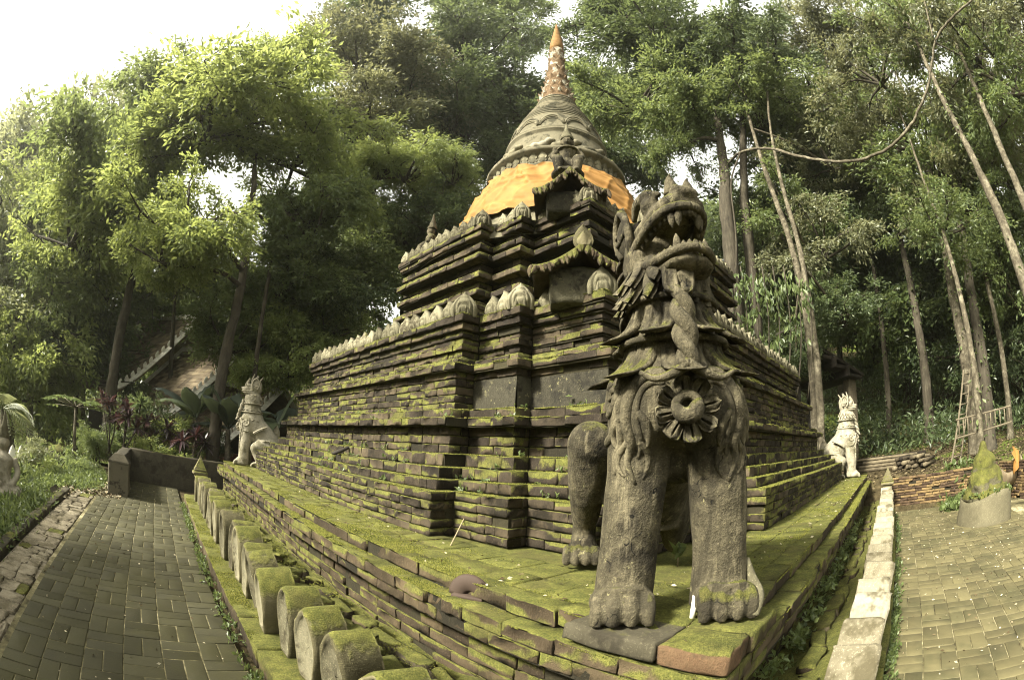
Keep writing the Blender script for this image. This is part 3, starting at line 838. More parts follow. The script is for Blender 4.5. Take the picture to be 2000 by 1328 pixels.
# --- orange cloth wound round the dome
b = NB('saffron cloth'); B = b.noise(2.2, 4, .6); Cn = b.noise(300, 2, .5)
c = b.ramp(B, [(.3, (.16, .078, .018)), (.6, (.23, .12, .032)), (.85, (.28, .16, .052))])
M['cloth'] = b.done(c, .75, b.bump(Cn, .15, .004), .2)
na, nz = 420, 46; V = []
for j in range(nz+1):
    v = j/nz
    for i in range(na):
        a = 2*PI*i/na
        top = 7.02-.20*max(0, math.cos(a-3.96))**1.5+.025*math.sin(8*a); bot = 5.45+.10*math.sin(2*a+1.0)
        z = bot+(top-bot)*v
        rr = np.interp(z, [p_[1] for p_ in prof[:11]], [p_[0] for p_ in prof[:11]])
        f = .08-.10*abs(float(vnoise(np.array([a*5+v*3.5*math.sin(2*a), v*3.2, 4.0]))))-.06*abs(float(vnoise(np.array([a*3+v*5, v*9+a*2, 1.0]))))+.030*(1-abs(2*((a*1.9+v*.9+.25*float(vnoise(np.array([a*3, v*2, 7.0]))))%1)-1))**5+.024*(1-abs(2*((a*3.1-v*1.7+.3*float(vnoise(np.array([a*4, v*3, 9.0]))))%1)-1))**6+.020*(1-abs(2*((v*3.3+a*.8+.4*float(vnoise(np.array([a*2, v*4, 3.0]))))%1)-1))**5
        V.append((rr+.055+f+.03*(1-v), a, z))
V = np.array(V); Vc = np.stack([BC[0]+V[:, 0]*np.cos(V[:, 1]), BC[1]+V[:, 0]*np.sin(V[:, 1]), V[:, 2]], -1)
F = [(j*na+i, j*na+(i+1) % na, (j+1)*na+(i+1) % na, (j+1)*na+i) for j in range(nz) for i in range(na)]
tag(MB().add(Vc, np.array(F)).obj('cloth_wrap', M['cloth']), 'saffron orange cloth wound in loose folds around the bell dome', 'cloth')
# ================================================================== shrines and guardian on the stupa corners
def shrine(x, y, z, rz, wd, ht, body, fin):
    mb = MB(); n = 24; V = []
    prof_ = []
    for i in range(n+1):
        t = -1+2*i/n
        prof_.append((t*wd/2, ht*(1-abs(t))**1.45+.05*abs(t)**3))
    for th in (0, -.055):
        for xx in (.30, -.55):
            V += [(xx+(.05*(1-abs(p[0])/(wd/2)) if xx > 0 else 0), p[0], p[1]+th) for p in prof_]
    m = n+1; F = []
    for i in range(n):
        F.append((i, i+1, m+i+1, m+i)); F.append((2*m+i, 3*m+i, 3*m+i+1, 2*m+i+1))
        F.append((i, 2*m+i, 2*m+i+1, i+1)); F.append((m+i, m+i+1, 3*m+i+1, 3*m+i))
    F.append((0, m, 3*m, 2*m)); F.append((n, 2*m+n, 3*m+n, m+n))
    mb.add(place(np.array(V), (x, y, z), rz), np.array(F))
    mb.obj('shrine_roof', M['platform'], st)
    lV, lF = leaf_blade(.075, -.115, .02); me = mesh_np('eave_leaf', lV, [lF[:, ::-1]], True, mats=[M['platform']])
    R = np.array(Euler((0, 0, rz)).to_matrix())
    for i in range(0, n+1):
        p = R@np.array([.31+.05*(1-abs(prof_[i][0])/(wd/2)), prof_[i][0], prof_[i][1]-.01])+[x, y, z]
        link('eave_leaf', me, st, p, (rng.normal(0, .15), rng.normal(0, .2), rz+PI/2), (1, 1, rng.uniform(.6, 1.25)))
    mb = MB(); V, F = rbox(.55, wd*.66, body+.12, .05, .008, 4, 4, 3); mb.add(place(V, R@np.array([-.12, 0, 0])+[x, y, z-body/2+.04], rz), F)
    mb.obj('shrine_niche', M['plaster'], st)
    if fin:
        mb = MB()
        for k, (w_, h_, dx) in enumerate(((.22, .26, .30), (.15, .15, .36))):
            lV, lF = leaf_blade(w_, h_, .03); mb.add(place(lV, R@np.array([dx, 0, ht-.04])+[x, y, z], rz+PI/2), lF)
        mb.obj('roof_finial', M['fence'], st)
shrine(2.22, 2.48, 3.50, math.radians(222), 1.08, .30, .30, True)
shrine(2.84, 3.16, 5.04, math.radians(222), 1.0, .38, .22, False)

def guardian():
    t = thing('guardian_statue', 'small dark kneeling guardian figure with tall pointed crown on the upper tier corner', 'statue', (2.78, 3.14, 5.40), math.radians(222), scale=1.12)
    mb = MB()
    def el(c, r, **k): V, F = ellipsoid(c, r, 14, 10, **k); mb.add(V, F)
    def tb(p, r): V, F = tube(spline(p, 10), np.interp(np.linspace(0, 1, 10), np.linspace(0, 1, len(r)), r), 10); mb.add(V, F)
    el((0, 0, .05), (.20, .22, .07)); el((-.02, 0, .16), (.12, .14, .10))
    tb([(-.02, 0, .16), (-.01, 0, .30), (0, 0, .44), (0, 0, .50)], [.115, .09, .125, .06])
    for s in (-1, 1):
        tb([(-.02, s*.09, .16), (.13, s*.13, .22), (.15, s*.12, .08), (.13, s*.11, .02)], [.085, .075, .055, .05])
        tb([(0, s*.13, .44), (.02, s*.19, .34), (.09, s*.13, .26), (.13, s*.10, .24)], [.05, .045, .038, .035])
        el((.17, s*.10, .02), (.07, .04, .03))
        el((0, s*.15, .46), (.06, .05, .04)); el((0, s*.085, .60), (.02, .012, .045))
    tb([(0, 0, .48), (.005, 0, .53)], [.05, .05])
    el((.01, 0, .60), (.078, .072, .092)); el((.085, 0, .59), (.016, .014, .022)); el((.078, 0, .555), (.012, .024, .008))
    for s in (-1, 1): el((.078, s*.03, .615), (.010, .016, .008))
    remeshed('body', mb, M['lion'], .011, t, 2)
    V, F = lathe([(.085, .64), (.095, .66), (.085, .685), (.07, .70), (.075, .715), (.055, .74), (.06, .755), (.04, .79), (.043, .80), (.026, .85), (.012, .93), (0, .97)], 16)
    MB().add(V, F).obj('crown', M['petal'], t, local=True)
    V, F = lathe([(.11, .475), (.15, .44), (.14, .425), (.10, .44)], 20); MB().add(V, F).obj('collar', M['lion'], t, local=True)
guardian()
def small_guardian(x, y, z, rz):
    t = thing('guardian_statue', 'distant small guardian figure on the far left corner of the upper tier', 'statue', (x, y, z), rz)
    mb = MB()
    for c, r in (((0, 0, .08), (.2, .2, .1)), ((0, 0, .26), (.13, .15, .16)), ((.0, 0, .43), (.11, .15, .08)), ((.02, 0, .58), (.08, .075, .09))):
        V, F = ellipsoid(c, r, 12, 8); mb.add(V, F)
    for s in (-1, 1):
        V, F = tube(spline([(0, s*.14, .44), (.05, s*.19, .30), (.14, s*.10, .24)], 8), .045, 8); mb.add(V, F)
        V, F = tube(spline([(0, s*.1, .18), (.15, s*.13, .22), (.15, s*.12, .02)], 8), .07, 8); mb.add(V, F)
    remeshed('body', mb, M['lion'], .02, t, 2)
    V, F = lathe([(.085, .63), (.095, .66), (.06, .72), (.062, .75), (.035, .82), (.01, .95), (0, .98)], 12)
    MB().add(V, F).obj('crown', M['lion'], t, local=True)
small_guardian(2.55, 6.20, 4.95, math.radians(150))

# ================================================================== lions
def flare_petal(wd, ht, flare, curl, grooves=2, n=9, top=.8):
    """petal hanging down from z=0, flaring towards -y, curled at its tip; closed solid"""
    V = []; nu = 28
    for j in range(n+1):
        v = j/n
        hw = wd/2*(top+(1-top)*v)*(1.0 if v < .6 else math.sqrt(max(.0, 1-((v-.6)/.4)**2))*.9+.1)
        zz = -ht*v+curl*max(0, v-.75)**2*8*ht
        yo = -flare*v**1.6-curl*max(0, v-.6)
        for i in range(nu+1):
            u = -1+2*i/nu
            g = 0
            for q in range(grooves):
                c = (q+1)/(grooves+1)*2-1
                if .10 < v < .82: g += .030*math.exp(-((u-c*.8)/.085)**2)
            edge = .016*math.exp(-((abs(u)-.86)/.10)**2)*(1 if v > .15 else 0)+(.018*math.exp(-((v-.93)/.08)**2))
            V.append((hw*u, yo+.035*u*u+g-edge, zz))
    F = [(j*(nu+1)+i, (j+1)*(nu+1)+i, (j+1)*(nu+1)+i+1, j*(nu+1)+i+1) for j in range(n) for i in range(nu)]
    k = len(V); V2 = [(x_, y_+.04, z_) for x_, y_, z_ in V]; F2 = [tuple(q+k for q in f[::-1]) for f in F]
    loop = [j*(nu+1) for j in range(n+1)]+[n*(nu+1)+i for i in range(1, nu+1)]+[j*(nu+1)+nu for j in range(n-1, -1, -1)]
    F3 = [(a, a+k, b_+k, b_) for a, b_ in zip(loop[:-1], loop[1:])]
    return np.array(V+V2), np.array(F+F2+F3)

def lion(label, cat_mat, loc, ang, scale, roar, voxel, hind):
    mat = M[cat_mat]
    t = thing('lion_statue', label, 'statue', loc, ang, scale=scale)
    mb = MB()
    def el(c, r, **k): V, F = ellipsoid(c, r, 20, 12, **k); mb.add(V, F)
    def tb(p, r, n=14, m=10, flat=1.0):
        V, F = tube(spline(p, m), np.interp(np.linspace(0, 1, m), np.linspace(0, 1, len(r)), r), n, flat=flat); mb.add(V, F)
    # fore legs: thick straight columns
    for s in (-1, 1):
        tb([(.03, s*.226, .03), (.02, s*.212, .3), (.0, s*.19, .6), (-.03, s*.17, .9)], [.138, .130, .140, .155], 20)
        el((.07, s*.230, .07), (.16, .150, .09))
        for q in range(4):
            yy = s*.230+(-.108+.072*q)
            xx = .225-.012*abs(q-1.5)
            tb([(.12, yy, .115), (xx-.03, yy, .115), (xx+.02, yy, .075), (xx+.022, yy, .012)], [.032, .033, .033, .030], 10, 9)
        tb([(.085, s*.230-.135, .10), (.155, s*.230-.09, .150), (.185, s*.230-.02, .162), (.185, s*.230+.03, .160), (.155, s*.230+.09, .150), (.085, s*.230+.135, .10)], [.014, .017, .015, .018, .016, .014], 8, 14)
    el((-.06, 0, .99), (.285, .325, .26)); el((.0, .17, .90), (.19, .15, .22)); el((.0, -.17, .90), (.19, .15, .22))
    el((-.12, 0, .80), (.16, .24, .20))
    tb([(-.12, 0, .98), (-.10, 0, 1.18), (-.07, 0, 1.40), (-.05, 0, 1.66)], [.31, .255, .20, .195], 24, 12)
    hx, kx, kz, ax_ = hind; ky, fy, kr = (.42, .455, .152) if roar else (.34, .36, .135)
    hs = .68 if roar else 1.0
    tb([(-.12, 0, .95), (hx*.55, 0, .76), (hx, 0, .46), (hx-.04, 0, .28)], [.30, .30*hs, .31*hs, .25*hs], 22, 12)
    for s in (-1, 1):
        el((hx-(.12 if roar else 0), s*.24*hs, .38), (.26*hs, .16*hs, .32), ry=.35)
        tb([(hx+.02-(.16 if roar else 0), s*.24, .46), ((hx+kx)/2+.04-(.14 if roar else 0), s*.29, (kz+.42)/2+.06), (kx, s*ky, kz)], [.20*hs, .18*(.8 if roar else 1), kr], 16)
        el((kx, s*ky, kz), (kr, kr, kr))
        tb([(kx, s*ky, kz), ((kx+ax_)/2+.01, s*(ky+fy)/2, kz*.62), (ax_, s*(fy-.005), kz*.30), (ax_+.02, s*fy, .06)], [kr*.97, kr*.83, .078, .10], 16, 12)
        el((ax_+.05, s*fy, .055), (.13, .12, .065))
        for q in range(4):
            yy = s*fy+(-.096+.064*q); xx = ax_+.20-.01*abs(q-1.5)
            tb([(xx-.10, yy, .10), (xx-.03, yy, .10), (xx+.018, yy, .06), (xx+.018, yy, .012)], [.028, .029, .029, .026], 10, 9)
        tb([(ax_+.02, s*fy-.11, .10), (ax_+.07, s*fy-.05, .142), (ax_+.08, s*fy, .152), (ax_+.07, s*fy+.05, .142), (ax_+.02, s*fy+.11, .10)], [.014, .016, .016, .016, .014], 8, 10)
    ob = remeshed('body', mb, mat, voxel, t, 1, disp=.006, dscale=9)
    # carved scrolls that follow the surface of chest and shoulders
    from mathutils.bvhtree import BVHTree
    bv = BVHTree.FromPolygons([v.co[:] for v in ob.data.vertices], [p.vertices[:] for p in ob.data.polygons])
    def front(path, r, m, to, s):
        P = spline([(y, z, 0) for y, z in path], m); Q = []
        for p in P:
            h = bv.ray_cast(Vector((1.5, s*p[0], p[1])), Vector((-1, 0, 0)))[0]
            if h is not None and h.x > -.12: Q.append((h.x, s*p[0], p[1]))
        if len(Q) > 3:
            Q = np.array(Q); Q[1:-1] = (Q[:-2]+Q[1:-1]*2+Q[2:])/4; k = len(Q); rr = np.interp(np.linspace(0, 1, k), np.linspace(0, 1, len(r)), r)
            V, F = tube(Q-np.stack([rr*.15, 0*rr, 0*rr], -1), rr, 8); to.add(V, F)
    def side(path, r, m, to, s):
        P = spline([(x, z, 0) for x, z in path], m); Q = []
        for p in P:
            h = bv.ray_cast(Vector((p[0], s*1.5, p[1])), Vector((0, -s, 0)))[0]
            if h is not None and s*h.y > .05: Q.append((p[0], h.y, p[1]))
        if len(Q) > 3:
            Q = np.array(Q); k = len(Q); rr = np.interp(np.linspace(0, 1, k), np.linspace(0, 1, len(r)), r)
            V, F = tube(Q-np.stack([0*rr, s*rr*.15, 0*rr], -1), rr, 8); to.add(V, F)
    for s in (-1, 1):
        m_ = MB()
        front([(.03, .99), (.05, 1.05), (.12, 1.085), (.19, 1.06), (.24, .98), (.25, .88), (.225, .79), (.24, .71), (.205, .62)], [.020, .030, .032, .030, .026, .020, .008], 44, m_, s)
        front([(.09, 1.04), (.14, 1.045), (.18, 1.02), (.205, .96), (.208, .88), (.185, .80), (.195, .73)], [.010, .016, .016, .014, .008], 34, m_, s)
        front([(.25, .92), (.292, .87), (.295, .80), (.268, .76)], [.020, .022, .016, .006], 18, m_, s)
        front([(.235, .80), (.275, .75), (.278, .69), (.25, .65)], [.018, .020, .014, .006], 18, m_, s)
        front([(.205, .92), (.165, .87), (.155, .80), (.175, .75)], [.018, .020, .014, .006], 18, m_, s)
        front([(.19, .80), (.155, .75), (.155, .69), (.175, .64)], [.016, .016, .012, .005], 18, m_, s)
        side([(.02+.10*(1-u)*math.cos(2.2+u*9), 1.0+.10*(1-u)*math.sin(2.2+u*9)) for u in np.linspace(0, .85, 14)], [.024, .016], 40, m_, s)
        side([(.13, 1.04), (.10, .90), (.04, .82), (-.05, .80), (-.10, .85)], [.024, .026, .022, .008], 26, m_, s)
        side([(.12, .96), (.12, .84), (.08, .74), (.09, .66)], [.018, .020, .016, .006], 20, m_, s)
        m_.obj('chest_scroll', mat, t, local=True)

    # collars of carved leaves round the neck
    def collar(z, r, n, wd, ht, flare, curl, gr, rot0=0):
        V, F = flare_petal(wd, ht, flare, curl, gr); me = mesh_np('collar_leaf', V, [F], True, mats=[mat])
        for k in range(n):
            a = rot0+2*PI*k/n
            cx = -.08
            link('collar_leaf', me, t, (cx+r*math.cos(a), r*math.sin(a), z), (0, 0, a+PI/2), local=True)
    if roar:
        collar(1.445, .205, 7, .178, .205, .115, .13, 2, PI/7); collar(1.245, .232, 7, .215, .190, .150, .14, 2, 0)
    else:
        collar(1.43, .195, 12, .10, .15, .045, .05, 1, 0); collar(1.20, .245, 14, .11, .14, .06, .06, 1, 0)
    lV, lF = leaf_blade(.10 if roar else .08, -.19 if roar else -.13, .05 if roar else .03); me_h = mesh_np('mane_lock', lV, [lF[:, ::-1]], True, mats=[mat])
    for row, (z, r, n) in enumerate(((1.585, .205, 15), (1.66, .20, 13))):
        for k in range(n):
            a = 2*PI*(k+.5*row)/n
            if abs(((a+PI) % (2*PI))-PI) < .55: continue
            link('mane_lock', me_h, t, (-.06+r*math.cos(a), r*math.sin(a), z), (.25 if math.sin(a) > 0 else -.25, .45*(1 if math.sin(a) > 0 else -1), a+PI/2), local=True)
    for (z, r) in ((1.452, .222), (1.252, .258)):
        V, F = tube([(-.08+r*math.cos(a), r*math.sin(a), z) for a in np.linspace(0, 2*PI, 41)], .017, 8, cap=False)
        MB().add(V, F).obj('neck_band', mat, t, local=True)
    # twisted braid down the throat
    mb = MB()
    for ph in (0, PI):
        pts = []
        for u in np.linspace(0, 1, 46):
            a = ph+u*11.5
            pts.append((.165+.115*u+.022*math.cos(a), .026*math.sin(a), 1.53-.44*u))
        V, F = tube(pts, np.interp(np.linspace(0, 1, 46), [0, .5, 1], [.026, .036, .030]), 8); mb.add(V, F)
    mb.obj('braid', mat, t, local=True)
    mb = MB()
    for s in (-1, 1):
        V, F = tube(spline([(.285, 0, 1.11), (.30, s*.06, 1.065), (.285, s*.14, 1.045), (.265, s*.20, 1.075)], 12), np.linspace(.026, .010, 12), 8); mb.add(V, F)
    mb.obj('bow', mat, t, local=True)
    # rosette and scrolls on the chest
    mb = MB()
    lV, lF = flare_petal(.100, .095, .012, .06, 1, n=7, top=.55)
    for k in range(8):
        a = 2*PI*k/8+.2
        V = lV.copy(); V[:, 2] -= .048
        R = np.array(Euler((a, 0, 0)).to_matrix()); V = place(V, rz=PI/2)
        MB().add(V@R.T+[.240, 0, .925], lF).obj('rosette_petal', mat, t, local=True)
    mb = MB()
    V, F = tube([(.245, .05*math.cos(a), .935+.05*math.sin(a)) for a in np.linspace(0, 2*PI, 21)], .022, 8, cap=False); mb.add(V, F)
    V, F = tube(spline([(.255, .05, .965), (.275, .02, .905), (.275, -.03, .90), (.262, -.06, .945)], 10), [.012, .03, .036, .038, .038, .036, .034, .03, .024, .014], 8); mb.add(V, F)
    mb.obj('rosette_heart', mat, t, local=True)

    # head
    hd = bpy.data.objects.new('head', None)
    mb = MB()
    yaw = math.radians(20 if roar else 0); hz0 = 1.67 if roar else 1.70
    HR = np.array(Euler((0, math.radians(0 if roar else 6), yaw)).to_matrix())
    def W(p): return np.asarray(p, float)@HR.T+[-.05 if roar else -.02, -.02 if roar else 0, hz0]
    def hel(c, r, **k): V, F = ellipsoid((0, 0, 0), r, 18, 12, **k); mb.add(W(V+np.asarray(c)), F)
    def htb(p, r, flat=1.0, m=12, n=14, to=None):
        V, F = tube(spline(p, m), np.interp(np.linspace(0, 1, m), np.linspace(0, 1, len(r)), r), n, flat=flat); (to or mb).add(W(V), F)
    hel((-.08, 0, .10), (.17, .165, .18)); hel((-.05, 0, -.05), (.17, .165, .12))
    if roar:
        htb([(-.10, 0, .15), (.05, 0, .185), (.16, 0, .210), (.25, 0, .222), (.29, 0, .222)], [.165, .15, .14, .12, .08], .50)
        hel((.24, 0, .275), (.075, .080, .045)); hel((.265, .045, .285), (.035, .028, .03)); hel((.265, -.045, .285), (.035, .028, .03))
        for s in (-1, 1):
            hel((.09, s*.105, .275), (.065, .05, .055)); hel((-.07, s*.14, .04), (.095, .05, .12))
            htb([(.18, s*.09, .30), (.10, s*.13, .335), (.0, s*.14, .32), (-.07, s*.13, .26)], [.016, .026, .024, .014])
        htb([(-.10, 0, -.05), (.06, 0, -.085), (.17, 0, -.100), (.265, 0, -.090), (.31, 0, -.075)], [.16, .155, .145, .120, .06], .32)
        up_l = [(-.075, .150, .035), (.0, .158, .080), (.09, .150, .120), (.17, .132, .152), (.24, .105, .172), (.29, .055, .182), (.305, 0, .185)]
        lo_l = [(-.075, .150, .015), (.02, .155, -.035), (.11, .148, -.060), (.19, .135, -.065), (.265, .105, -.055), (.31, .055, -.042), (.325, 0, -.038)]
    else:
        htb([(-.10, 0, .12), (.06, 0, .12), (.17, 0, .10), (.24, 0, .085)], [.16, .13, .105, .07], .7)
        hel((.22, 0, .135), (.05, .055, .035))
        for s in (-1, 1): hel((.07, s*.10, .18), (.055, .045, .05))
        htb([(-.08, 0, -.03), (.10, 0, -.02), (.20, 0, .01)], [.13, .10, .055], .4)
        up_l = [(-.07, .145, .06), (.05, .13, .05), (.15, .095, .06), (.225, .05, .062), (.245, 0, .062)]
        lo_l = [(-.07, .14, .015), (.05, .12, .01), (.14, .085, .02), (.205, .04, .03), (.22, 0, .03)]
    o_head = remeshed('head', mb, mat, voxel*.8, t, 1, disp=.004, dscale=14)
    bpy.data.objects.remove(hd)
    def part(name, m, mt=None): return m.obj(name, mt or mat, o_head, local=True)
    for s in (-1, 1):
        for ln, rad in ((up_l, .024), (lo_l, .024)):
            m_ = MB(); htb([(p[0], s*p[1], p[2]) for p in ln], [rad*.8, rad, rad*1.1, rad, rad*.9], m=24, n=8, to=m_); part('lip', m_)
        # inner gum ridge
        if roar:
            m_ = MB(); htb([(p[0]-.012, s*(p[1]-.030 if p[1] > .04 else p[1]), p[2]-.028) for p in up_l], [.014]*3, m=20, n=8, to=m_); part('gum', m_)
    if roar:
        for ln, sg in ((up_l, -1), (lo_l, 1)):
            P = spline(ln, 40)
            for s in (-1, 1):
                for k in range(4, 38, 3):
                    p = P[k]; big = k in (28, 31) if sg < 0 else k in (28,)
                    h = .085 if big else .040; r_ = .021 if big else .015
                    V, F = lathe([(r_, 0), (r_*1.05, .3*h), (r_*.75, .7*h), (r_*.15, h), (0, h*1.02)], 8)
                    V = V*[1, 1, sg]; F = F if sg > 0 else F[:, ::-1]
                    c0 = np.array([p[0]-.014, s*max(0, p[1]-.014), p[2]+sg*.008])
                    m_ = MB().add(W(V+c0), F); part('fang' if big else 'tooth', m_)
        m_ = MB(); htb([(-.05, 0, .0), (.08, 0, -.055), (.18, 0, -.075), (.26, 0, -.06)], [.09, .085, .07, .03], .35, to=m_); part('tongue', m_)
        for s in (-1, 1):
            m_ = MB()
            htb([(-.075, s*.150, .03), (-.12, s*.155, .06), (-.15, s*.155, .02), (-.12, s*.158, -.03), (-.085, s*.16, -.01)], [.022]*4, to=m_, m=16, n=8)
            part('jaw_curl', m_)
        # jaw frill of flame leaves, leaf pendant under the chin
        lV2, lF2 = leaf_blade(.085, .13, .05)
        for s in (-1, 1):
            for k in range(7):
                p = np.array([-.16-.012*k, s*(.15-.004*k), .26-.075*k])
                V = place(lV2, p, rx=0, rz=-PI/2 if False else (PI/2+s*.5), ry=0)
                R = np.array(Euler((0, -1.9-.12*k, 0)).to_matrix())
                V = (lV2@np.array(Euler((0, 0, PI/2)).to_matrix()).T)@R.T+p
                part('frill_leaf', MB().add(W(V), lF2))
        lV3, lF3 = flare_petal(.15, .20, .02, .02, 1, top=1.0)
        m_ = MB(); m_.add(place(lV3, (.205, 0, 1.615), PI/2), lF3)
        part('chin_leaf', m_)
        spikes = [((-.01, 0, .30), .14, -.07), ((.13, .0, .305), .07, -.02), ((.225, .05, .305), .08, .0), ((.225, -.05, .305), .08, .0), ((-.12, 0, .255), .10, -.10), ((.02, .07, .30), .06, -.03), ((.02, -.07, .30), .06, -.03)]
    else:
        spikes = [((.16, 0, .15), .15, -.05), ((.10, .06, .20), .15, -.05), ((.10, -.06, .20), .15, -.05), ((.0, 0, .25), .20, -.06), ((-.08, .07, .23), .18, -.08), ((-.08, -.07, .23), .18, -.08), ((-.18, 0, .2), .18, -.10)]
    for (p, h, bx_) in spikes:
        p = np.array(p); m_ = MB()
        htb([p-[0, 0, .03], p+[bx_*.3, 0, h*.5], p+[bx_, 0, h], p+[bx_*1.2+.015, 0, h*1.12]], [.045, .032, .012, .003], m=8, n=8, to=m_, flat=.8); part('crest_spike', m_)
    for s in (-1, 1):
        m_ = MB()
        pts = [(-.06, s*.165, .07), (-.03, s*.185, .16), (-.06, s*.19, .27), (-.13, s*.185, .33), (-.20, s*.18, .27), (-.21, s*.175, .16), (-.15, s*.17, .07)]
        htb(pts, [.022]*4, m=24, n=8, to=m_)
        V, F = ellipsoid((0, 0, 0), (.075, .035, .11), 14, 10); m_.add(W(V+np.array([-.125, s*.165, .19])), F)
        htb([(-.05, s*.19, .20), (-.13, s*.195, .15), (-.20, s*.18, .17)], [.014]*3, m=8, n=8, to=m_)
        part('ear', m_)
    # tail curling up behind with a flame tip
    tl = MB(); tx = hx-.26
    V, F = tube(spline([(tx+.1, 0, .32), (tx-.12, 0, .34), (tx-.24, 0, .50), (tx-.16, 0, .70), (tx+.02, 0, .74), (tx+.14, 0, .66)] if not roar else [(tx+.1, 0, .30), (tx-.02, 0, .42), (tx-.01, 0, .60), (tx+.04, 0, .72), (tx+.10, 0, .68)], 24), np.linspace(.07, .045, 24), 10); tl.add(V, F)
    otl = tl.obj('tail', mat, t, local=True)
    lV, lF = leaf_blade(.20, .34, .04)
    MB().add(place(lV, ((tx+.16) if not roar else tx+.08, 0, .70), 0), lF).obj('tail_flame', mat, otl, local=True)
    if not roar:
        for s in (-1, 1):
            pts = spline([(.10, s*.29, .98), (.13, s*.27, .7), (.13, s*.25, .4), (.12, s*.25, .16)], 26); mb = MB()
            for p in pts: V, F = ellipsoid(p, (.028, .022, .026), 8, 6); mb.add(V, F)
            mb.obj('leg_trim', mat, t, local=True)
            lV, lF = leaf_blade(.16, .36, -.06); R = np.array(Euler((0, -.9, 0)).to_matrix())
            MB().add(place(lV, (0, 0, 0), PI/2)@R.T+[-.18, s*.30, .80], lF).obj('wing', mat, t, local=True)
            pts = [(hx+.06+.20*math.cos(a), s*(.36+.05*abs(math.sin(a))), .42+.22*math.sin(a)) for a in np.linspace(-.5, 2.6, 18)]; mb = MB()
            for p in pts: V, F = ellipsoid(p, (.026, .03, .026), 8, 6); mb.add(V, F)
            mb.obj('hip_trim', mat, t, local=True)
    else:
        V, F = tube(spline([(.06, .335, .25), (.09, .365, .16), (.15, .378, .11), (.215, .365, .08), (.245, .345, .02)], 14), np.interp(np.linspace(0, 1, 14), [0, .5, 1], [.018, .032, .024]), 8)
        MB().add(V, F).obj('dew_claw', M['petal'], t, local=True)
    return t
D2 = math.sqrt(.5)
lion('large dark weathered roaring lion statue standing guard on the near platform corner', 'lion', (.405, .475, .872), math.radians(216), 1.0, True, .012, (-.88, -.86, .82, -1.16))
lion('pale sitting lion statue on the far platform corner beside the dark wall', 'white', (.62, S-.62, .85), math.radians(160), .98, False, .020, (-.62, -.28, .44, -.42))
lion('pale sitting lion statue on the platform corner near the log pile', 'white', (S-.62, .62, .85), math.radians(286), .96, False, .020, (-.62, -.28, .44, -.42))

# bricks bedded under the lion's fore paws
M['cornerbrick'] = stone('reddish corner brick', [(0.045, 0.026, 0.016), (0.105, 0.060, 0.034), (0.17, 0.11, 0.06)], moss=0.30, upw=0.50, bscale=11, bstr=0.8, grime=(0.05, 0.04, 0.022))
for (x0, x1, y0, y1, z0, z1, mt) in ((.0, .235, .005, .30, .775, .872, 'cornerbrick'), (-.012, .25, .305, .76, .785, .868, 'concrete'), (.24, .62, -.008, .30, .78, .870, 'platform'), (.255, .62, .31, .74, .79, .866, 'platform')):
    V, F = rbox(x1-x0, y1-y0, z1-z0, .014, .004, 4, 3, 1)
    link('pedestal_brick', mesh_np('pedestal_brick', V, [F], True, mats=[M[mt]]), plat, ((x0+x1)/2, (y0+y1)/2, (z0+z1)/2))
# ================================================================== surroundings: walls, buildings, garden things
def on_z(px, py, z):
    """world point seen at a pixel on the level z"""
    a = at(px, py, 1.0)-CAM
    return CAM+a*(z-CAM[2])/a[2]
def gnd(x, y): return float(terrain(np.array([x]), np.array([y]))[0])

# dark low wall closing the path, with a square end pillar
wl = thing('low_wall', 'dark stained low wall with square end pillar closing the far end of the path', 'wall', (-1.2, 11.6, 0))
V, F = rbox(3.6, .26, .95, .03, .006, 10, 1, 3); MB().add(place(V, (-.55, 11.62, .30)), F).obj('wall_panel', M['concrete'], wl)
V, F = rbox(.26, 2.2, .90, .03, .006, 1, 8, 3); MB().add(place(V, (-2.42, 10.5, .30)), F).obj('wall_panel', M['concrete'], wl)
mb = MB(); V, F = rbox(.46, .46, .78, .03, .005, 1, 1, 1); mb.add(place(V, (-2.40, 9.2, .24)), F)
V, F = lathe([(.335, 0), (.32, .03), (.16, .16), (.0, .19)], 4, PI/4, PI/4+2*PI); mb.add(place(V, (-2.40, 9.2, .615)), F)
mb.obj('pillar', M['concrete'], wl, smooth=False)

# concrete rails stepping down the bank on the left
for (a, b_, lab) in (((-3.65, 8.3, -.05), (-4.35, 4.2, -.45), 'upper concrete rail running down the grassy bank'), ((-4.3, 10.2, -.2), (-5.6, 5.4, -1.0), 'lower concrete rail running down the grassy bank')):
    t = thing('concrete_rail', lab+' beside the path', 'rail', a, group='rails on the bank')
    A, Bp = np.array(a), np.array(b_)
    for k in range(6):
        p0, p1 = A+(Bp-A)*k/6, A+(Bp-A)*(k+.985)/6
        V, F = tube([p0, p1], .13, 4, twist=0); V = V
        link('rail_block', mesh_np('rail_block', V, F, False, mats=[M['concrete']]), t)

# ---- temple hall with three stepped roofs
b = NB('old clay roof tile'); B = b.noise(3, 4); r = b.rnd()
M['tile'] = b.done(b.ramp(b.math('ADD', b.math('MULTIPLY', B, .6), b.math('MULTIPLY', r, .4)), [(.3, (.08, .062, .042)), (.55, (.19, .15, .10)), (.8, (.33, .27, .175))]), .85, b.bump(B, .3, .02), .2)
b = NB('white lime plaster'); B = b.noise(5, 4); M['lime'] = b.done(b.ramp(B, [(.3, (.45, .43, .36)), (.6, (.74, .72, .64))]), .85, None, .2)
b = NB('dark red timber'); B = b.noise(8, 4); M['redwood'] = b.done(b.ramp(B, [(.3, (.06, .022, .015)), (.7, (.14, .05, .03))]), .7, None, .3)
b = NB('dark timber'); B = b.noise(7, 5); M['darkwood'] = b.done(b.ramp(B, [(.3, (.010, .008, .006)), (.7, (.032, .026, .019))]), .8, b.bump(B, .4, .01), .25)
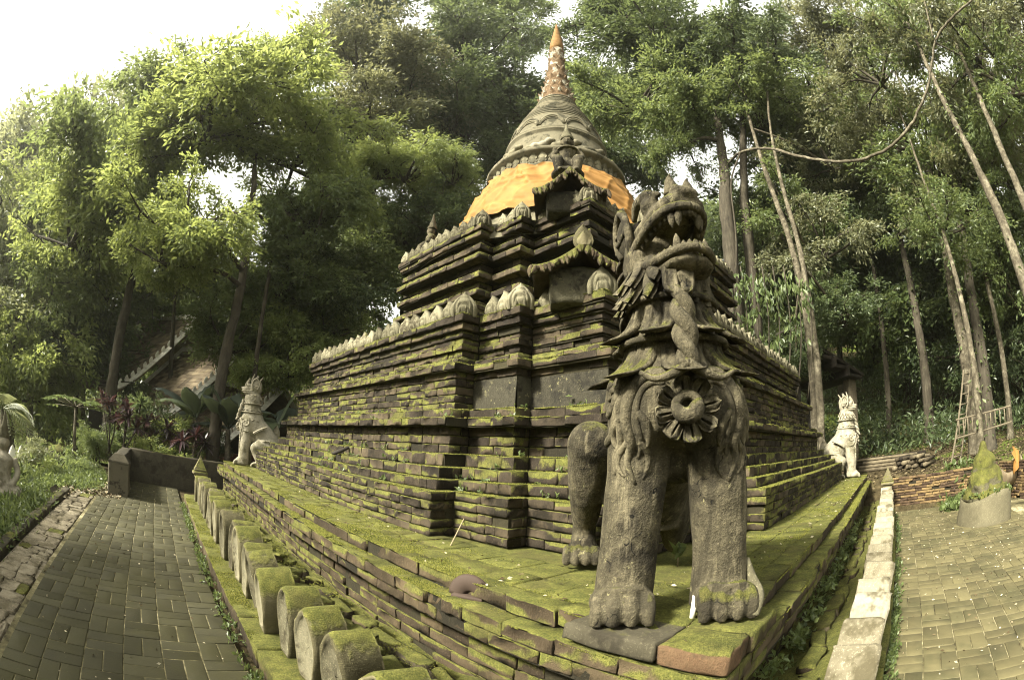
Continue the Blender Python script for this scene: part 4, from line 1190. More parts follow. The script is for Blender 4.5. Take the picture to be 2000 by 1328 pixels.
b = NB('weathered grey timber'); mpn = b.n('Mapping'); b.l(b.geo.outputs['Position'], mpn.inputs[0]); mpn.inputs['Scale'].default_value = (3, 3, 22)
B = b.noise(4, 5, .7, mpn.outputs[0]); M['greywood'] = b.done(b.ramp(B, [(.3, (.055, .046, .03)), (.55, (.12, .10, .068)), (.8, (.21, .185, .13))]), .85, b.bump(B, .5, .01), .2)
hall = thing('temple_hall', 'temple hall with stepped tiled roofs and white gable edging among the trees', 'building', (-1.0, 20, -1.9))
cx = -0.9
for (y0, y1, hw, ze, zr) in ((15.6, 19.0, 4.0, .75, 3.5), (18.2, 22.4, 4.3, 1.5, 5.0), (21.4, 27.0, 4.6, 2.3, 6.6)):
    def slope(u): return ze+(zr-ze)*(1-u)**1.25     # u 0 ridge .. 1 eave
    rf = MB()
    for s in (-1, 1):
        us = np.linspace(0, 1, 9)
        V = [(cx+s*hw*u, yy, slope(u)+dz) for dz in (0, -.12) for yy in (y0, y1) for u in us]; m = 9
        F = []
        for i in range(8): F += [(i, i+1, m+i+1, m+i), (2*m+i, 3*m+i, 3*m+i+1, 2*m+i+1), (i, 2*m+i, 2*m+i+1, i+1), (m+i, m+i+1, 3*m+i+1, 3*m+i)]
        F.append((8, 2*m+8, 3*m+8, m+8)); rf.add(np.array(V), np.array(F if s < 0 else [f[::-1] for f in F]))
    ro = rf.obj('roof', M['tile'], hall, smooth=False)
    # tile courses on both slopes
    for s in (-1, 1):
        nrow = 22; mbt = MB()
        for i in range(nrow):
            u0, u1 = i/nrow, (i+1.25)/nrow
            for (k0) in np.arange(y0, y1-.05, .34):
                x0_, x1_ = cx+s*hw*u0, cx+s*hw*min(1.02, u1)
                z0_, z1_ = slope(min(1, u0))+.015, slope(min(1, u1))+.05
                V = np.array([(x0_, k0, z0_), (x1_, k0, z1_), (x1_, k0+.32, z1_), (x0_, k0+.32, z0_), (x1_, k0, z1_-.04), (x1_, k0+.32, z1_-.04)])
                mbt.add(V, [(0, 1, 2, 3) if s < 0 else (3, 2, 1, 0), (1, 4, 5, 2) if s < 0 else (2, 5, 4, 1)])
        o = mbt.obj('roof_tile', M['tile'], ro, smooth=False); o['kind'] = 'stuff'
    for s in (-1, 1):
        for yy in (y0-.06, y1+.06):
            pts = [(cx+s*hw*u, yy, slope(u)+.10) for u in np.linspace(0, 1, 12)]+[(cx+s*(hw+.25), yy, ze+.22), (cx+s*(hw+.34), yy, ze+.55)]
            V, F = tube(pts, np.concatenate([np.full(12, .17), [.13, .03]]), 4, flat=.6); MB().add(V, F).obj('bargeboard', M['lime'], hall, smooth=False)
    # ridge crest of small upright leaves
    mb = MB(); V, F = box(cx-.12, cx+.12, y0, y1, zr-.05, zr+.16); mb.add(V, F); mb.obj('ridge', M['lime'], hall, smooth=False)
    lV, lF = leaf_blade(.24, .30, .0); cm = mesh_np('crest_leaf', lV, [lF], True, mats=[M['lime']])
    for u in np.linspace(.05, .95, 14):
        link('crest_leaf', cm, hall, (cx-hw*u, y0-.06, slope(u)+.16), (0, 0, 0))
for (x0, x1, y0, y1, z0, z1, nm, mt) in ((-4.0, 2.2, 16.4, 26.5, -1.9, 1.3, 'wall', 'darkwood'),):
    V, F = box(x0, x1, y0, y1, z0, z1); MB().add(V, F).obj(nm, M[mt], hall, smooth=False)
for (x, y) in ((-4.7, 15.9), (-4.7, 18.5), (-2.2, 15.9), (.4, 15.9), (2.9, 15.9), (-4.9, 22)):
    V, F = rbox(.24, .24, 3.2, .02, 0, 1, 1, 1); MB().add(place(V, (x, y, -.5)), F).obj('post', M['redwood'], hall)
V, F = box(cx-4.0, cx+4.0, 15.65, 15.8, .55, .80); MB().add(V, F).obj('eave_beam', M['redwood'], hall, smooth=False)

hall.rotation_euler = (0, 0, math.radians(38)); hall.location = (.6, 21.5, -1.9)
# ---- garden pieces at the left edge
def seated_figure(x, y, z, rz, label):
    t = thing('seated_statue', label, 'statue', (x, y, z), rz)
    mb = MB()
    def el(c, r, **k): V, F = ellipsoid(c, r, 14, 10, **k); mb.add(V, F)
    def tb(p, r): V, F = tube(spline(p, 10), np.interp(np.linspace(0, 1, 10), np.linspace(0, 1, len(r)), r), 10); mb.add(V, F)
    el((0, 0, .10), (.26, .32, .11)); tb([(0, 0, .12), (0, 0, .35), (.01, 0, .58), (.01, 0, .66)], [.18, .15, .19, .07])
    for s in (-1, 1):
        tb([(-.02, s*.14, .12), (.20, s*.26, .12), (.28, s*.04, .09)], [.11, .095, .07])
        tb([(0, s*.20, .58), (.04, s*.27, .40), (.16, s*.16, .26), (.22, s*.08, .22)], [.07, .06, .05, .045])
    tb([(.01, 0, .62), (.015, 0, .72)], [.065, .06]); el((.02, 0, .80), (.105, .095, .125)); el((.12, 0, .79), (.02, .018, .03))
    for s in (-1, 1): el((.01, s*.10, .79), (.025, .014, .06))
    remeshed('body', mb, M['white'], .018, t, 2)
    V, F = lathe([(.11, .86), (.115, .89), (.08, .95), (.085, .97), (.05, 1.05), (.02, 1.2), (0, 1.25)], 14); MB().add(V, F).obj('crown', M['petal'], t, local=True)
    mb = MB()
    for (w_, z0, z1) in ((.9, -.60, -.42), (.72, -.42, -.18), (.86, -.18, 0)):
        V, F = rbox(w_, w_, z1-z0+.004, .03, .006, 2, 2, 1); mb.add(place(V, (0, 0, (z0+z1)/2)), F)
    mb.obj('plinth', M['concrete'], t, local=True, smooth=False)
p = on_z(8, 970, -.05)
seated_figure(p[0], p[1], -.05, math.radians(-60), 'seated pale stone figure on a dark plinth at the left picture edge')
def urn(x, y, z, s, label):
    t = thing('stone_lantern', label, 'lantern', (x, y, z), 0, group='stone lanterns in the garden', scale=s)
    V, F = lathe([(.22, 0), (.24, .06), (.15, .10), (.16, .30), (.20, .36), (.20, .40)], 24); MB().add(V, F).obj('base', M['concrete'], t, local=True)
    V, F = lathe([(.40, .40), (.44, .45), (.40, .52), (.24, .58), (.10, .62), (.11, .66), (.06, .72), (.02, .80), (0, .82)], 24); MB().add(V, F).obj('cap', M['mossrock'], t, local=True)
for (px, py, z, s, lab) in ((118, 915, -.55, 1.15, 'round capped mossy stone lantern left of the thin papaya trunk'), (184, 918, -.35, 1.1, 'mossy round capped stone lantern just left of the square pillar')):
    q = on_z(px, py, z); urn(q[0], q[1], z, s, lab)
# white leaf-shaped boundary stones
lV, lF = leaf_blade(.34, .62, .02); sm = mesh_np('slab', lV, [lF], True, mats=[M['lime']])
for k, (px, py) in enumerate(((24, 893), (41, 893), (62, 897), (76, 898), (90, 899))):
    q = at(px, py, 15.5); t = thing('boundary_stone', ['first', 'second', 'third', 'fourth', 'fifth'][k]+' from the left of the white leaf-shaped boundary stones in the garden', 'stone', (q[0], q[1], q[2]-.25), .2, group='white boundary stones')
    link('slab', sm, t, (0, 0, 0), (0, 0, 0), local=True)
    V, F = rbox(.42, .2, .5, .02, .003); MB().add(place(V, (0, .02, -.24)), F).obj('foot', M['lime'], t, local=True)

# ---- right side: brick retaining wall and planter
rw = thing('retaining_wall', 'low brick retaining wall with yellowish patches behind the bright pavement', 'wall', (10.0, -2, 0))
mb = MB(); V, F = prism([(10.03, -.38), (10.03, -3.55), (6.3, -4.9), (6.6, -5.4), (10.5, -3.9), (10.5, -.38)][::-1], -.2, .72); mb.add(V, F); mb.obj('core', M['mortar'], rw, smooth=False)
out = []
for i in range(13):
    z0 = -.01+i*.0605
    course(out, [(10.0, -3.52), (10.0, -.36)][::-1], z0, z0+.0605, i % 2, 'redbrick', jit=.004, lens=(0, 0, 1))
    course(out, [(10.0, -3.52), (6.3, -4.88)], z0, z0+.0605, i % 2, 'redbrick', jit=.004, lens=(0, 0, 1))
o2 = []
for o_ in out:   # bricks face the pavement (-x)
    o2.append(o_)
emit(o2, rw)
pl = thing('rock_planter', 'round concrete planter holding a cone of mossy rock with small ferns', 'planter', (7.3, -2.55, 0))
V, F = lathe([(.60, -.05), (.60, .10), (.56, .36), (.555, .44), (.52, .47), (.47, .46), (.45, .38), (.0, .36)], 48, fn=lambda a, r_, z: r_*(1+.03*math.sin(2*a+1)+.015*math.sin(5*a)))
V[:, 2] += np.where(V[:, 2] > .3, .07*np.sin(np.arctan2(V[:, 1], V[:, 0])*2+.5), 0)
M['palecon'] = stone('pale concrete', [(.09, .08, .048), (.17, .152, .095), (.26, .235, .155)], moss=.0, upw=.4, bscale=5, bstr=.3)
MB().add(place(V, (7.3, -2.55, 0)), F).obj('basin', M['palecon'], pl)
mb = MB()
for (c, r_) in (((0, 0, .45), (.42, .40, .22)), ((.02, .02, .66), (.33, .30, .30)), ((0, .06, .92), (.20, .19, .30)), ((.02, .08, 1.15), (.09, .08, .20)), ((.18, -.15, .62), (.2, .18, .22)), ((-.2, .12, .60), (.17, .18, .22))):
    V, F = ellipsoid((7.3+c[0]*1.25, -2.55+c[1]*1.25, c[2]), (r_[0]*1.3, r_[1]*1.3, r_[2]), 16, 12); mb.add(V, F)
remeshed('rock', mb, M['mossrock'], .022, pl, 2, local=False, disp=.035, dscale=9)

# ---- log pile
b = NB('peeled log'); B = b.noise(9, 5, .7); r = b.rnd()
M['log'] = b.done(b.ramp(b.math('ADD', b.math('MULTIPLY', B, .55), b.math('MULTIPLY', r, .45)), [(.25, (.014, .011, .008)), (.55, (.06, .048, .03)), (.85, (.18, .15, .096))]), .85, b.bump(B, .5, .01), .2)
q = at(1735, 882, 13.6); base = np.array([q[0], q[1], gnd(q[0], q[1])])
ldir = math.atan2(_R[1], _R[0])-.62
lp = []
for row, m in enumerate((9, 8, 6, 3)):
    for k in range(m):
        L = rng.uniform(1.6, 2.3); rr = rng.uniform(.032, .052)
        off = (k-m/2)*.118+rng.normal(0, .01)
        c0 = base+np.array([-math.sin(ldir)*off, math.cos(ldir)*off, .05+row*.085])+np.array([math.cos(ldir), math.sin(ldir), 0])*rng.normal(0, .14)
        a = ldir+rng.normal(0, .04)
        V, F = tube([(-L/2, 0, 0), (-L/6, rng.normal(0, .015), 0), (L/6, rng.normal(0, .015), 0), (L/2, 0, 0)], [rr, rr*.98, rr*.95, rr*.9], 9)
        lp.append((V, F, c0, a))
labs = 'thin peeled log lying in the pile on the litter slope behind the brick wall'
for (V, F, c0, a) in lp:
    o = link('log', mesh_np('log', V, F, True, mats=[M['log']]), None, tuple(c0), (0, 0, a)); tag(o, labs, 'log', 'logs in the pile')
q = at(1792, 880, 13.2); base2 = np.array([q[0], q[1], gnd(q[0], q[1])])
for k in range(22):
    L = rng.uniform(.8, 1.3); rr = rng.uniform(.04, .065); a = ldir+PI/2-.5+rng.normal(0, .07)
    c0 = base2+np.array([math.cos(ldir)*((k % 8)-4)*.13, math.sin(ldir)*((k % 8)-4)*.13, .06+(k//8)*.11])
    V, F = tube([(-L/2, 0, 0), (0, rng.normal(0, .01), 0), (L/2, 0, 0)], [rr, rr, rr*.95], 9)
    o = link('log', mesh_np('log', V, F, True, mats=[M['log']]), None, tuple(c0), (0, 0, a)); tag(o, 'short dark-ended log stacked end-on beside the long log pile', 'log', 'short stacked logs')

# ---- ladders
def ladder(name_label, p0, p1, side, wd, n, rr=.03):
    t = thing('ladder', name_label, 'ladder', tuple(p0), group='ladders by the trees')
    p0, p1, side = np.array(p0), np.array(p1), np.array(side)/np.linalg.norm(side)
    for s in (-1, 1):
        V, F = tube([p0+side*s*wd/2, p1+side*s*wd/2*.8], rr, 6); MB().add(V, F).obj('rail', M['greywood'], t, smooth=False)
    for k in range(n):
        f = (k+.6)/n; c0 = p0+(p1-p0)*f; w2 = wd/2*(1-.2*f)
        V, F = tube([c0-side*w2, c0+side*w2], rr*.7, 6); MB().add(V, F).obj('rung', M['greywood'], t)
a0 = at(1866, 852, 13.2); a0[2] = gnd(a0[0], a0[1]); a1 = at(1888, 722, 13.8)
ladder('tall wooden ladder leaning upright against the trees', a0, a1, _R, .48, 9)
a0 = at(1868, 838, 13.0); a1 = at(1975, 808, 12.4); a0[2] += 0.0
ladder('long wooden ladder lying on its side behind the leaning ladder', a0, a1, (0.1, 0, 1), .45, 12, .028)

# ---- carved wooden trough with a yellow cloth
q = at(1962, 852, 11.2); z0 = gnd(q[0], q[1])
tr = thing('wooden_trough', 'pale carved wooden boat-shaped trough on short legs at the right edge', 'trough', (q[0], q[1], z0), math.atan2(_R[1], _R[0])+.1)
mb = MB(); V = []; n = 20; m = 14
for i in range(n+1):
    u = -1+2*i/n; wd = .34*(1-abs(u)**3*.75); bow = .75*max(0, -u-.35)**1.6+.6*max(0, u-.45)**1.6
    for j in range(m+1):
        a = PI*j/m
        V.append((u*1.15, -math.cos(a)*wd, .62-math.sin(a)*.34*(1-abs(u)**4*.6)+bow))
F = [(i*(m+1)+j, i*(m+1)+j+1, (i+1)*(m+1)+j+1, (i+1)*(m+1)+j) for i in range(n) for j in range(m)]
V = np.array(V); k = len(V); inner = V*[.93, .80, 1]+[0, 0, .035]
F2 = [tuple(x+k for x in f[::-1]) for f in F]
rim = []
for i in range(n): rim += [(i*(m+1), (i+1)*(m+1), (i+1)*(m+1)+k, i*(m+1)+k), (i*(m+1)+m+k, (i+1)*(m+1)+m+k, (i+1)*(m+1)+m, i*(m+1)+m)]
for j in range(m): rim += [(j+1, j, j+k, j+1+k), (n*(m+1)+j, n*(m+1)+j+1, n*(m+1)+j+1+k, n*(m+1)+j+k)]
b = NB('pale carved wood'); B = b.noise(5, 4); M['palewood'] = b.done(b.ramp(B, [(.3, (.12, .09, .054)), (.7, (.25, .20, .13))]), .7, b.bump(B, .2, .01), .3)
MB().add(np.vstack([V, inner]), np.array(F+F2+rim)).obj('hull', M['palewood'], tr, local=True)
for (x, y) in ((-.5, -.16), (-.5, .16), (.5, -.16), (.5, .16)):
    V, F = rbox(.12, .12, .42, .01, .002); MB().add(place(V, (x, y, .16)), F).obj('leg', M['darkwood'], tr, local=True)
q2 = np.array([q[0], q[1], z0]); d = np.array([math.cos(math.atan2(_R[1], _R[0])+.1), math.sin(math.atan2(_R[1], _R[0])+.1), 0])
V = []; nu, nv = 16, 16
for i in range(nu+1):
    for j in range(nv+1):
        u, v = i/nu, j/nv
        V.append((-.25+u*.42+.05*math.sin(v*5), -.30-.06*math.sin(u*9+v*3)-.10*v, 1.02-.44*v+.10*math.sin(u*PI)+.03*math.sin(u*14)))
F = np.array([(i*(nv+1)+j, i*(nv+1)+j+1, (i+1)*(nv+1)+j+1, (i+1)*(nv+1)+j) for i in range(nu) for j in range(nv)])
o = MB().add(place(np.array(V), q2, math.atan2(_R[1], _R[0])+.1), F).obj('draped_cloth', M['cloth']); tag(o, 'yellow orange cloth draped over the wooden trough', 'cloth')

# ---- dark open pavilion behind the far right lion
q = at(1660, 760, 17.0); gz0 = gnd(q[0], q[1])
pv_ = thing('dark_pavilion', 'dark timber pavilion with stepped eaves behind the far right lion', 'pavilion', (q[0], q[1], gz0), math.atan2(_R[1], _R[0]))
for (x, y) in ((0, 0), (-2.6, 0), (0, 2.4), (-2.6, 2.4)):
    V, F = rbox(.36, .36, 3.1, .02, .004, 1, 1, 4); MB().add(place(V, (x, y, 1.25)), F).obj('column', M['greywood'] if (x, y) == (0, 0) else M['darkwood'], pv_, local=True)
for k in range(4):
    V, F = rbox(.7, 3.0, .12, .02, .004); MB().add(place(V, (-.1-.62*k, 1.0, 2.85+.30*k), ry=.12), F).obj('eave_board', M['darkwood'], pv_, local=True)
    V, F = rbox(.06, 3.3, .34, .01, .003); MB().add(place(V, (-.52-.62*k, 1.0, 3.0+.30*k)), F).obj('riser_board', M['darkwood'], pv_, local=True)
V, F = rbox(3.6, 3.8, .10, .02, .004, 3, 3, 1); MB().add(place(V, (-1.3, 1.4, 3.6), ry=.42), F).obj('roof', M['darkwood'], pv_, local=True)

# ---- small finds on the platform
V, F = lathe([(.10, 0), (.105, .10)], 20, 0, PI); V2, F2 = lathe([(.085, 0), (.09, .10)], 20, 0, PI)
b = NB('dark clay'); M['clay'] = b.done((.045, .03, .022), .8, None, .3)
mb = MB(); pts = [(.085*math.cos(a), 0, .085*math.sin(a)) for a in np.linspace(0, PI, 14)]
V, F = tube(pts, .022, 8, flat=2.6); mb.add(V, F); V, F = rbox(.20, .10, .02, .006, .001); mb.add(place(V, (0, 0, .002)), F)
q = on_z(918, 1165, .755); o = mb.obj('clay_arch', M['clay']); o.location = (q[0], q[1], .757); o.rotation_euler = (0, 0, -1.15)
tag(o, 'small dark broken clay arch lying on the mossy platform ledge', 'clay piece')
b = NB('white wax'); M['wax'] = b.done((.75, .73, .66), .5, None, .4)
V, F = tube([(0, 0, 0), (.012, .0, .11)], .014, 10); q = on_z(1350, 1203, .872); o = MB().add(V, F).obj('candle', M['wax']); o.location = (q[0]-.01, q[1]-.01, .866)
tag(o, 'short white candle stub standing between the paws of the roaring lion', 'candle')
a0 = on_z(880, 1065, .857); a1 = at(958, 925, 5.2)
b = NB('dry stick'); M['stick'] = b.done((.26, .21, .13), .85, None, .2)
V, F = tube(spline([a0, (np.array(a0)+a1)/2+[0, .02, .01], a1], 8), .006, 6); o = MB().add(V, F).obj('stick', M['stick']); tag(o, 'thin dry stick leaning from the platform against the brick steps', 'stick')
q = on_z(608, 880, 1.27); V, F = tube([(-.16, 0, 0), (0, .01, .015), (.17, 0, .05)], [.035, .045, .03], 7, flat=.5)
o = MB().add(V, F).obj('bark_piece', M['darkwood']); o.location = (1.05, 5.7, 1.50); o.rotation_euler = (0.2, -.2, .4); tag(o, 'dark piece of broken bark lying on the mossy brick steps', 'bark')
# ================================================================== vegetation
def leaf_mat(name, cols, trans=.35, gloss=.25):
    b = NB(name); r = b.rnd(); n_ = b.noise(.7, 3); n2 = b.noise(5, 2)
    cols = [(c_[0]*1.10, c_[1]*1.10, c_[2]*1.45) for c_ in cols]
    v = b.math('ADD', b.math('MULTIPLY', r, .5), b.math('ADD', b.math('MULTIPLY', n_, .3), b.math('MULTIPLY', n2, .25)))
    c = b.ramp(v, [(.25, cols[0]), (.55, cols[1]), (.85, cols[2])])
    p = b.n('BsdfPrincipled'); b.l(c, p.inputs['Base Color']); p.inputs['Roughness'].default_value = .42; p.inputs['Specular IOR Level'].default_value = gloss*1.9
    tr = b.n('BsdfTranslucent'); b.l(b.mix(.5, c, (cols[2][0]*1.5, cols[2][1]*1.4, cols[2][2])), tr.inputs[0])
    mx = b.n('MixShader'); mx.inputs[0].default_value = trans; b.l(p.outputs[0], mx.inputs[1]); b.l(tr.outputs[0], mx.inputs[2]); b.l(mx.outputs[0], b.out.inputs[0])
    return b.m
LM = {
 'bright': leaf_mat('bright foliage', [(.070, .098, .024), (.15, .195, .045), (.26, .30, .085)], .52),
 'mid': leaf_mat('mid green foliage', [(.044, .066, .019), (.100, .137, .037), (.185, .225, .070)], .5),
 'dark': leaf_mat('dark foliage', [(.024, .038, .013), (.060, .086, .027), (.125, .16, .054)], .45),
 'olive': leaf_mat('olive foliage', [(.045, .054, .020), (.11, .122, .045), (.21, .215, .095)], .42),
 'pale': leaf_mat('pale foliage', [(.07, .085, .030), (.14, .16, .06), (.24, .26, .12)], .45),
 'red': leaf_mat('dark red cordyline leaf', [(.010, .008, .008), (.022, .013, .012), (.070, .026, .020)], .2, .4),
 'banana': leaf_mat('banana leaf', [(.022, .032, .020), (.045, .062, .036), (.10, .125, .05)], .35, .45),
 'fern': leaf_mat('fresh herb leaf', [(.04, .060, .014), (.085, .115, .028), (.15, .19, .055)], .4),
}
b = NB('grey brown bark'); mpn = b.n('Mapping'); b.l(b.geo.outputs['Position'], mpn.inputs[0]); mpn.inputs['Scale'].default_value = (1, 1, .25)
B = b.noise(11, 6, .7, mpn.outputs[0]); Cn = b.noise(2.5, 4)
c = b.ramp(b.math('ADD', b.math('MULTIPLY', B, .7), b.math('MULTIPLY', Cn, .35)), [(.3, (.014, .012, .009)), (.55, (.050, .043, .031)), (.8, (.11, .098, .07))])
M['bark'] = b.done(c, .92, b.bump(B, .8, .03), .15)
b = NB('pale mottled bark'); B = b.noise(8, 6, .75); Cn = b.noise(1.6, 4); mpn = b.n('Mapping'); b.l(b.geo.outputs['Position'], mpn.inputs[0]); mpn.inputs['Scale'].default_value = (1, 1, .3)
c = b.ramp(b.math('ADD', b.math('MULTIPLY', B, .7), b.math('MULTIPLY', Cn, .35)), [(.36, (.018, .015, .010)), (.52, (.070, .060, .041)), (.68, (.19, .17, .122))])
M['palebark'] = b.done(c, .9, b.bump(b.noise(14, 5, .7, mpn.outputs[0]), .6, .02), .15)

def leaves(P, D, size, wid, g, fold=.25):
    """one folded leaf (2 triangles) per point P along direction D"""
    n = len(P); D = D/(np.linalg.norm(D, axis=1)[:, None]+1e-9)
    rv = g.normal(0, 1, (n, 3)); rv[:, 2] *= .35
    S_ = np.cross(D, rv+[0, 0, .9]); S_ /= np.linalg.norm(S_, axis=1)[:, None]+1e-9
    N = np.cross(S_, D)
    L = size*g.uniform(.65, 1.3, n)[:, None]; W_ = L*wid
    V = np.stack([P, P+D*L*.5+S_*W_/2+N*W_*fold, P+D*L, P+D*L*.5-S_*W_/2+N*W_*fold], 1).reshape(-1, 3)
    i = np.arange(n)*4
    F = np.concatenate([np.stack([i, i+1, i+2], -1), np.stack([i, i+2, i+3], -1)])
    return V, F, np.repeat(g.random(n), 4)
def crown_mesh(name, seed, mat, mains=11, subs=7, twigs=5, per=30, size=.080, wid=.42, spread=.075, droop=.30, flat=.8, up=.25, long=(.65, 1.15), twig_len=(.16, .36)):
    """crown about one unit in radius grown as limbs, branches and leafy twigs; also returns the wood"""
    g = np.random.default_rng(seed); wood = []; A = []; Bv = []
    hub = np.array([0, 0, -.35])
    for i in range(mains):
        a = 2*PI*(i+g.uniform(-.35, .35))/mains*1.618; el_ = g.uniform(-.15, 1.35)
        d = np.array([math.cos(a)*math.cos(el_), math.sin(a)*math.cos(el_), math.sin(el_)*flat+up*.3]); L = g.uniform(*long)
        e = hub+d*L*[1, 1, 1.15]; m_ = (hub+e)/2+g.normal(0, .09, 3); br = spline([hub, m_, e], 6); wood.append((br, .030, .010))
        for j in range(subs):
            f = g.uniform(.40, 1.0); q = br[min(5, int(f*5.99))]
            d2 = d*.5+g.normal(0, .55, 3); d2[2] = d2[2]*.55+.05; d2 /= np.linalg.norm(d2); L2 = g.uniform(.22, .48)
            e2 = q+d2*L2; wood.append((np.array([q, (q+e2)/2+g.normal(0, .025, 3), e2]), .010, .004))
            for k in range(twigs):
                s0 = q+(e2-q)*g.uniform(.35, 1.0); d3 = d2*.6+g.normal(0, .6, 3); d3[2] = d3[2]*.5-.10; d3 /= np.linalg.norm(d3)
                A.append(s0); Bv.append(d3*g.uniform(*twig_len))
    A, Bv = np.array(A), np.array(Bv); k = np.repeat(np.arange(len(A)), per); f = g.random(len(k))[:, None]**.8
    P = A[k]+Bv[k]*f+g.normal(0, spread, (len(k), 3))*(.45+.55*f)*[1, 1, .6]-np.array([0, 0, .10])*f*f
    D = Bv[k]/np.linalg.norm(Bv[k], axis=1)[:, None]+g.normal(0, .55, P.shape)-[0, 0, droop]
    V, F, r = leaves(P, D, size, wid, g)
    me = mesh_np(name, V, [F], False, r*.55+np.repeat(g.random(len(A))[k], 4)*.45, [mat])
    mb = MB()
    for (p, r0, r1) in wood:
        Vt, Ft = tube(p, np.linspace(r0, r1, len(p)), 4, cap=False); mb.add(Vt, Ft)
    return me, mb.mesh('branches', [M['bark']])
CR = {
 'bright': [crown_mesh('crown', s, LM['bright']) for s in (1, 2)],
 'mid': [crown_mesh('crown', s, LM['mid']) for s in (3, 4)],
 'dark': [crown_mesh('crown', s, LM['dark'], 12, 7, 5, 32) for s in (5, 6)],
 'olive': [crown_mesh('crown', 7, LM['olive'])],
 'pale': [crown_mesh('crown', 8, LM['pale'], per=28)],
 'sparse': [crown_mesh('crown', 9, LM['mid'], 8, 6, 5, 28, .078), crown_mesh('crown', 10, LM['olive'], 8, 6, 5, 28, .078)],
 'bamboo': [crown_mesh('crown', 12, LM['bright'], 14, 7, 5, 30, .12, .15, .06, .9, long=(.7, 1.2))],
}
def tree(label, trunk, r0, r1, crowns, bark='bark', group=None, name='tree', limbs=5, ncol=10, ivy=0):
    """trunk: (px, py, distance) along the stem from the ground up; crowns: (px, py, distance, radius, kind, index)"""
    P = [at(*q) for q in trunk]
    P[0] = np.array([P[0][0], P[0][1], gnd(P[0][0], P[0][1])-.15])
    t = thing(name, label, 'tree', tuple(P[0]), group=group)
    n = max(16, 9*len(P)); S_ = spline(P, n) if len(P) > 2 else np.array([P[0]+(P[1]-P[0])*f for f in np.linspace(0, 1, n)])
    S_ = S_+np.random.default_rng(int(abs(P[0][0]*97+P[0][1]*31))).normal(0, r0*.07, S_.shape)*np.linspace(0, 1, n)[:, None]
    rad = np.linspace(r0, r1, n); rad[0] *= 1.5; rad[1] *= 1.12
    V, F = tube(S_, rad, ncol); mb = MB(); cen_ = np.vstack([np.repeat(S_, ncol, 0), S_[:1], S_[-1:]])
    V = cen_+(V-cen_)*(1+.20*vnoise(V*[7, 7, 2.2])+.10*vnoise(V*[19, 19, 5]))[:, None]; mb.add(V, F)
    g = np.random.default_rng(len(label)+int(abs(P[0][0])*13))
    for (px, py, d, R_, kind, idx) in crowns:
        R_ = R_*1.28
        c0 = at(px, py, d); me, wd_ = CR[kind][idx % len(CR[kind])]
        rot = (g.normal(0, .18), g.normal(0, .18), g.uniform(0, 2*PI)); sc = (R_*g.uniform(.88, 1.12), R_*g.uniform(.88, 1.12), R_*g.uniform(.85, 1.05))
        link('crown', me, t, tuple(c0), rot, sc); link('branches', wd_, t, tuple(c0), rot, sc)
        j = int(np.argmin(np.linalg.norm(S_-c0, axis=1)+np.where(np.arange(n) < n*.35, 50, 0))); j = max(2, j-1)
        hub = c0+np.array(Euler(rot).to_matrix())@np.array([0, 0, -.35*sc[2]])
        V, F = tube(spline([S_[j], (S_[j]+hub)/2+g.normal(0, .15, 3)+[0, 0, .1], hub], 7), np.linspace(max(rad[j]*.6, .03), .032*R_, 7), 7); mb.add(V, F)
    if ivy:
        k = g.integers(int(n*.05), int(n*.7), ivy); a = g.uniform(0, 2*PI, ivy); cl_ = vnoise(np.stack([S_[k][:, 0], S_[k][:, 1], S_[k][:, 2]*.9], -1)) > -.1
        k, a = k[cl_], a[cl_]; d_ = np.stack([np.cos(a), np.sin(a), 0*a], -1)
        Pv = S_[k]+g.normal(0, .10, (len(k), 3))*[.5, .5, 2.2]+d_*(rad[k]*1.05)[:, None]
        V, F, r = leaves(Pv, d_*.7+g.normal(0, .4, d_.shape)-[0, 0, .6], .13, .5, g); link('ivy', mesh_np('ivy', V, [F], False, r, [LM['mid']]), t)
    mb.obj('trunk', M[bark], t)
    return t

G1 = 'forest trees behind the stupa'; G2 = 'forest trees on the right slope'; G3 = 'hazy trees at the far left'
tree('tall leafy tree with dark leaning trunk left of the temple roofs', [(212, 850, 17.5), (222, 720, 17.6), (255, 560, 18), (285, 420, 18.5)], .27, .12,
     [(235, 330, 18.5, 3.3, 'mid', 0), (320, 215, 19.5, 2.6, 'mid', 1), (150, 430, 18, 2.3, 'bright', 0), (335, 470, 18.5, 1.5, 'mid', 1), (255, 450, 18, 1.8, 'mid', 0)])
tree('bright green tree with forked dark trunk beside the far left lion', [(415, 885, 13.2), (432, 740, 13.3), (470, 560, 13.8), (490, 420, 14.5), (500, 300, 15)], .20, .08,
     [(500, 190, 15.5, 2.7, 'bright', 0), (410, 235, 15.2, 2.1, 'bright', 1), (590, 300, 15.8, 2.0, 'bright', 1), (375, 425, 12.4, 1.55, 'bright', 1), (600, 430, 15.5, 1.7, 'mid', 1), (540, 120, 16.2, 1.5, 'bright', 0), (320, 480, 12.8, 1.1, 'bright', 0)])
tree('slender sapling stem just right of the far left lion', [(497, 760, 15.2), (512, 620, 15.2), (535, 480, 16)], .10, .05, [(555, 540, 16.5, 1.6, 'mid', 0), (620, 545, 17, 1.7, 'dark', 1)])
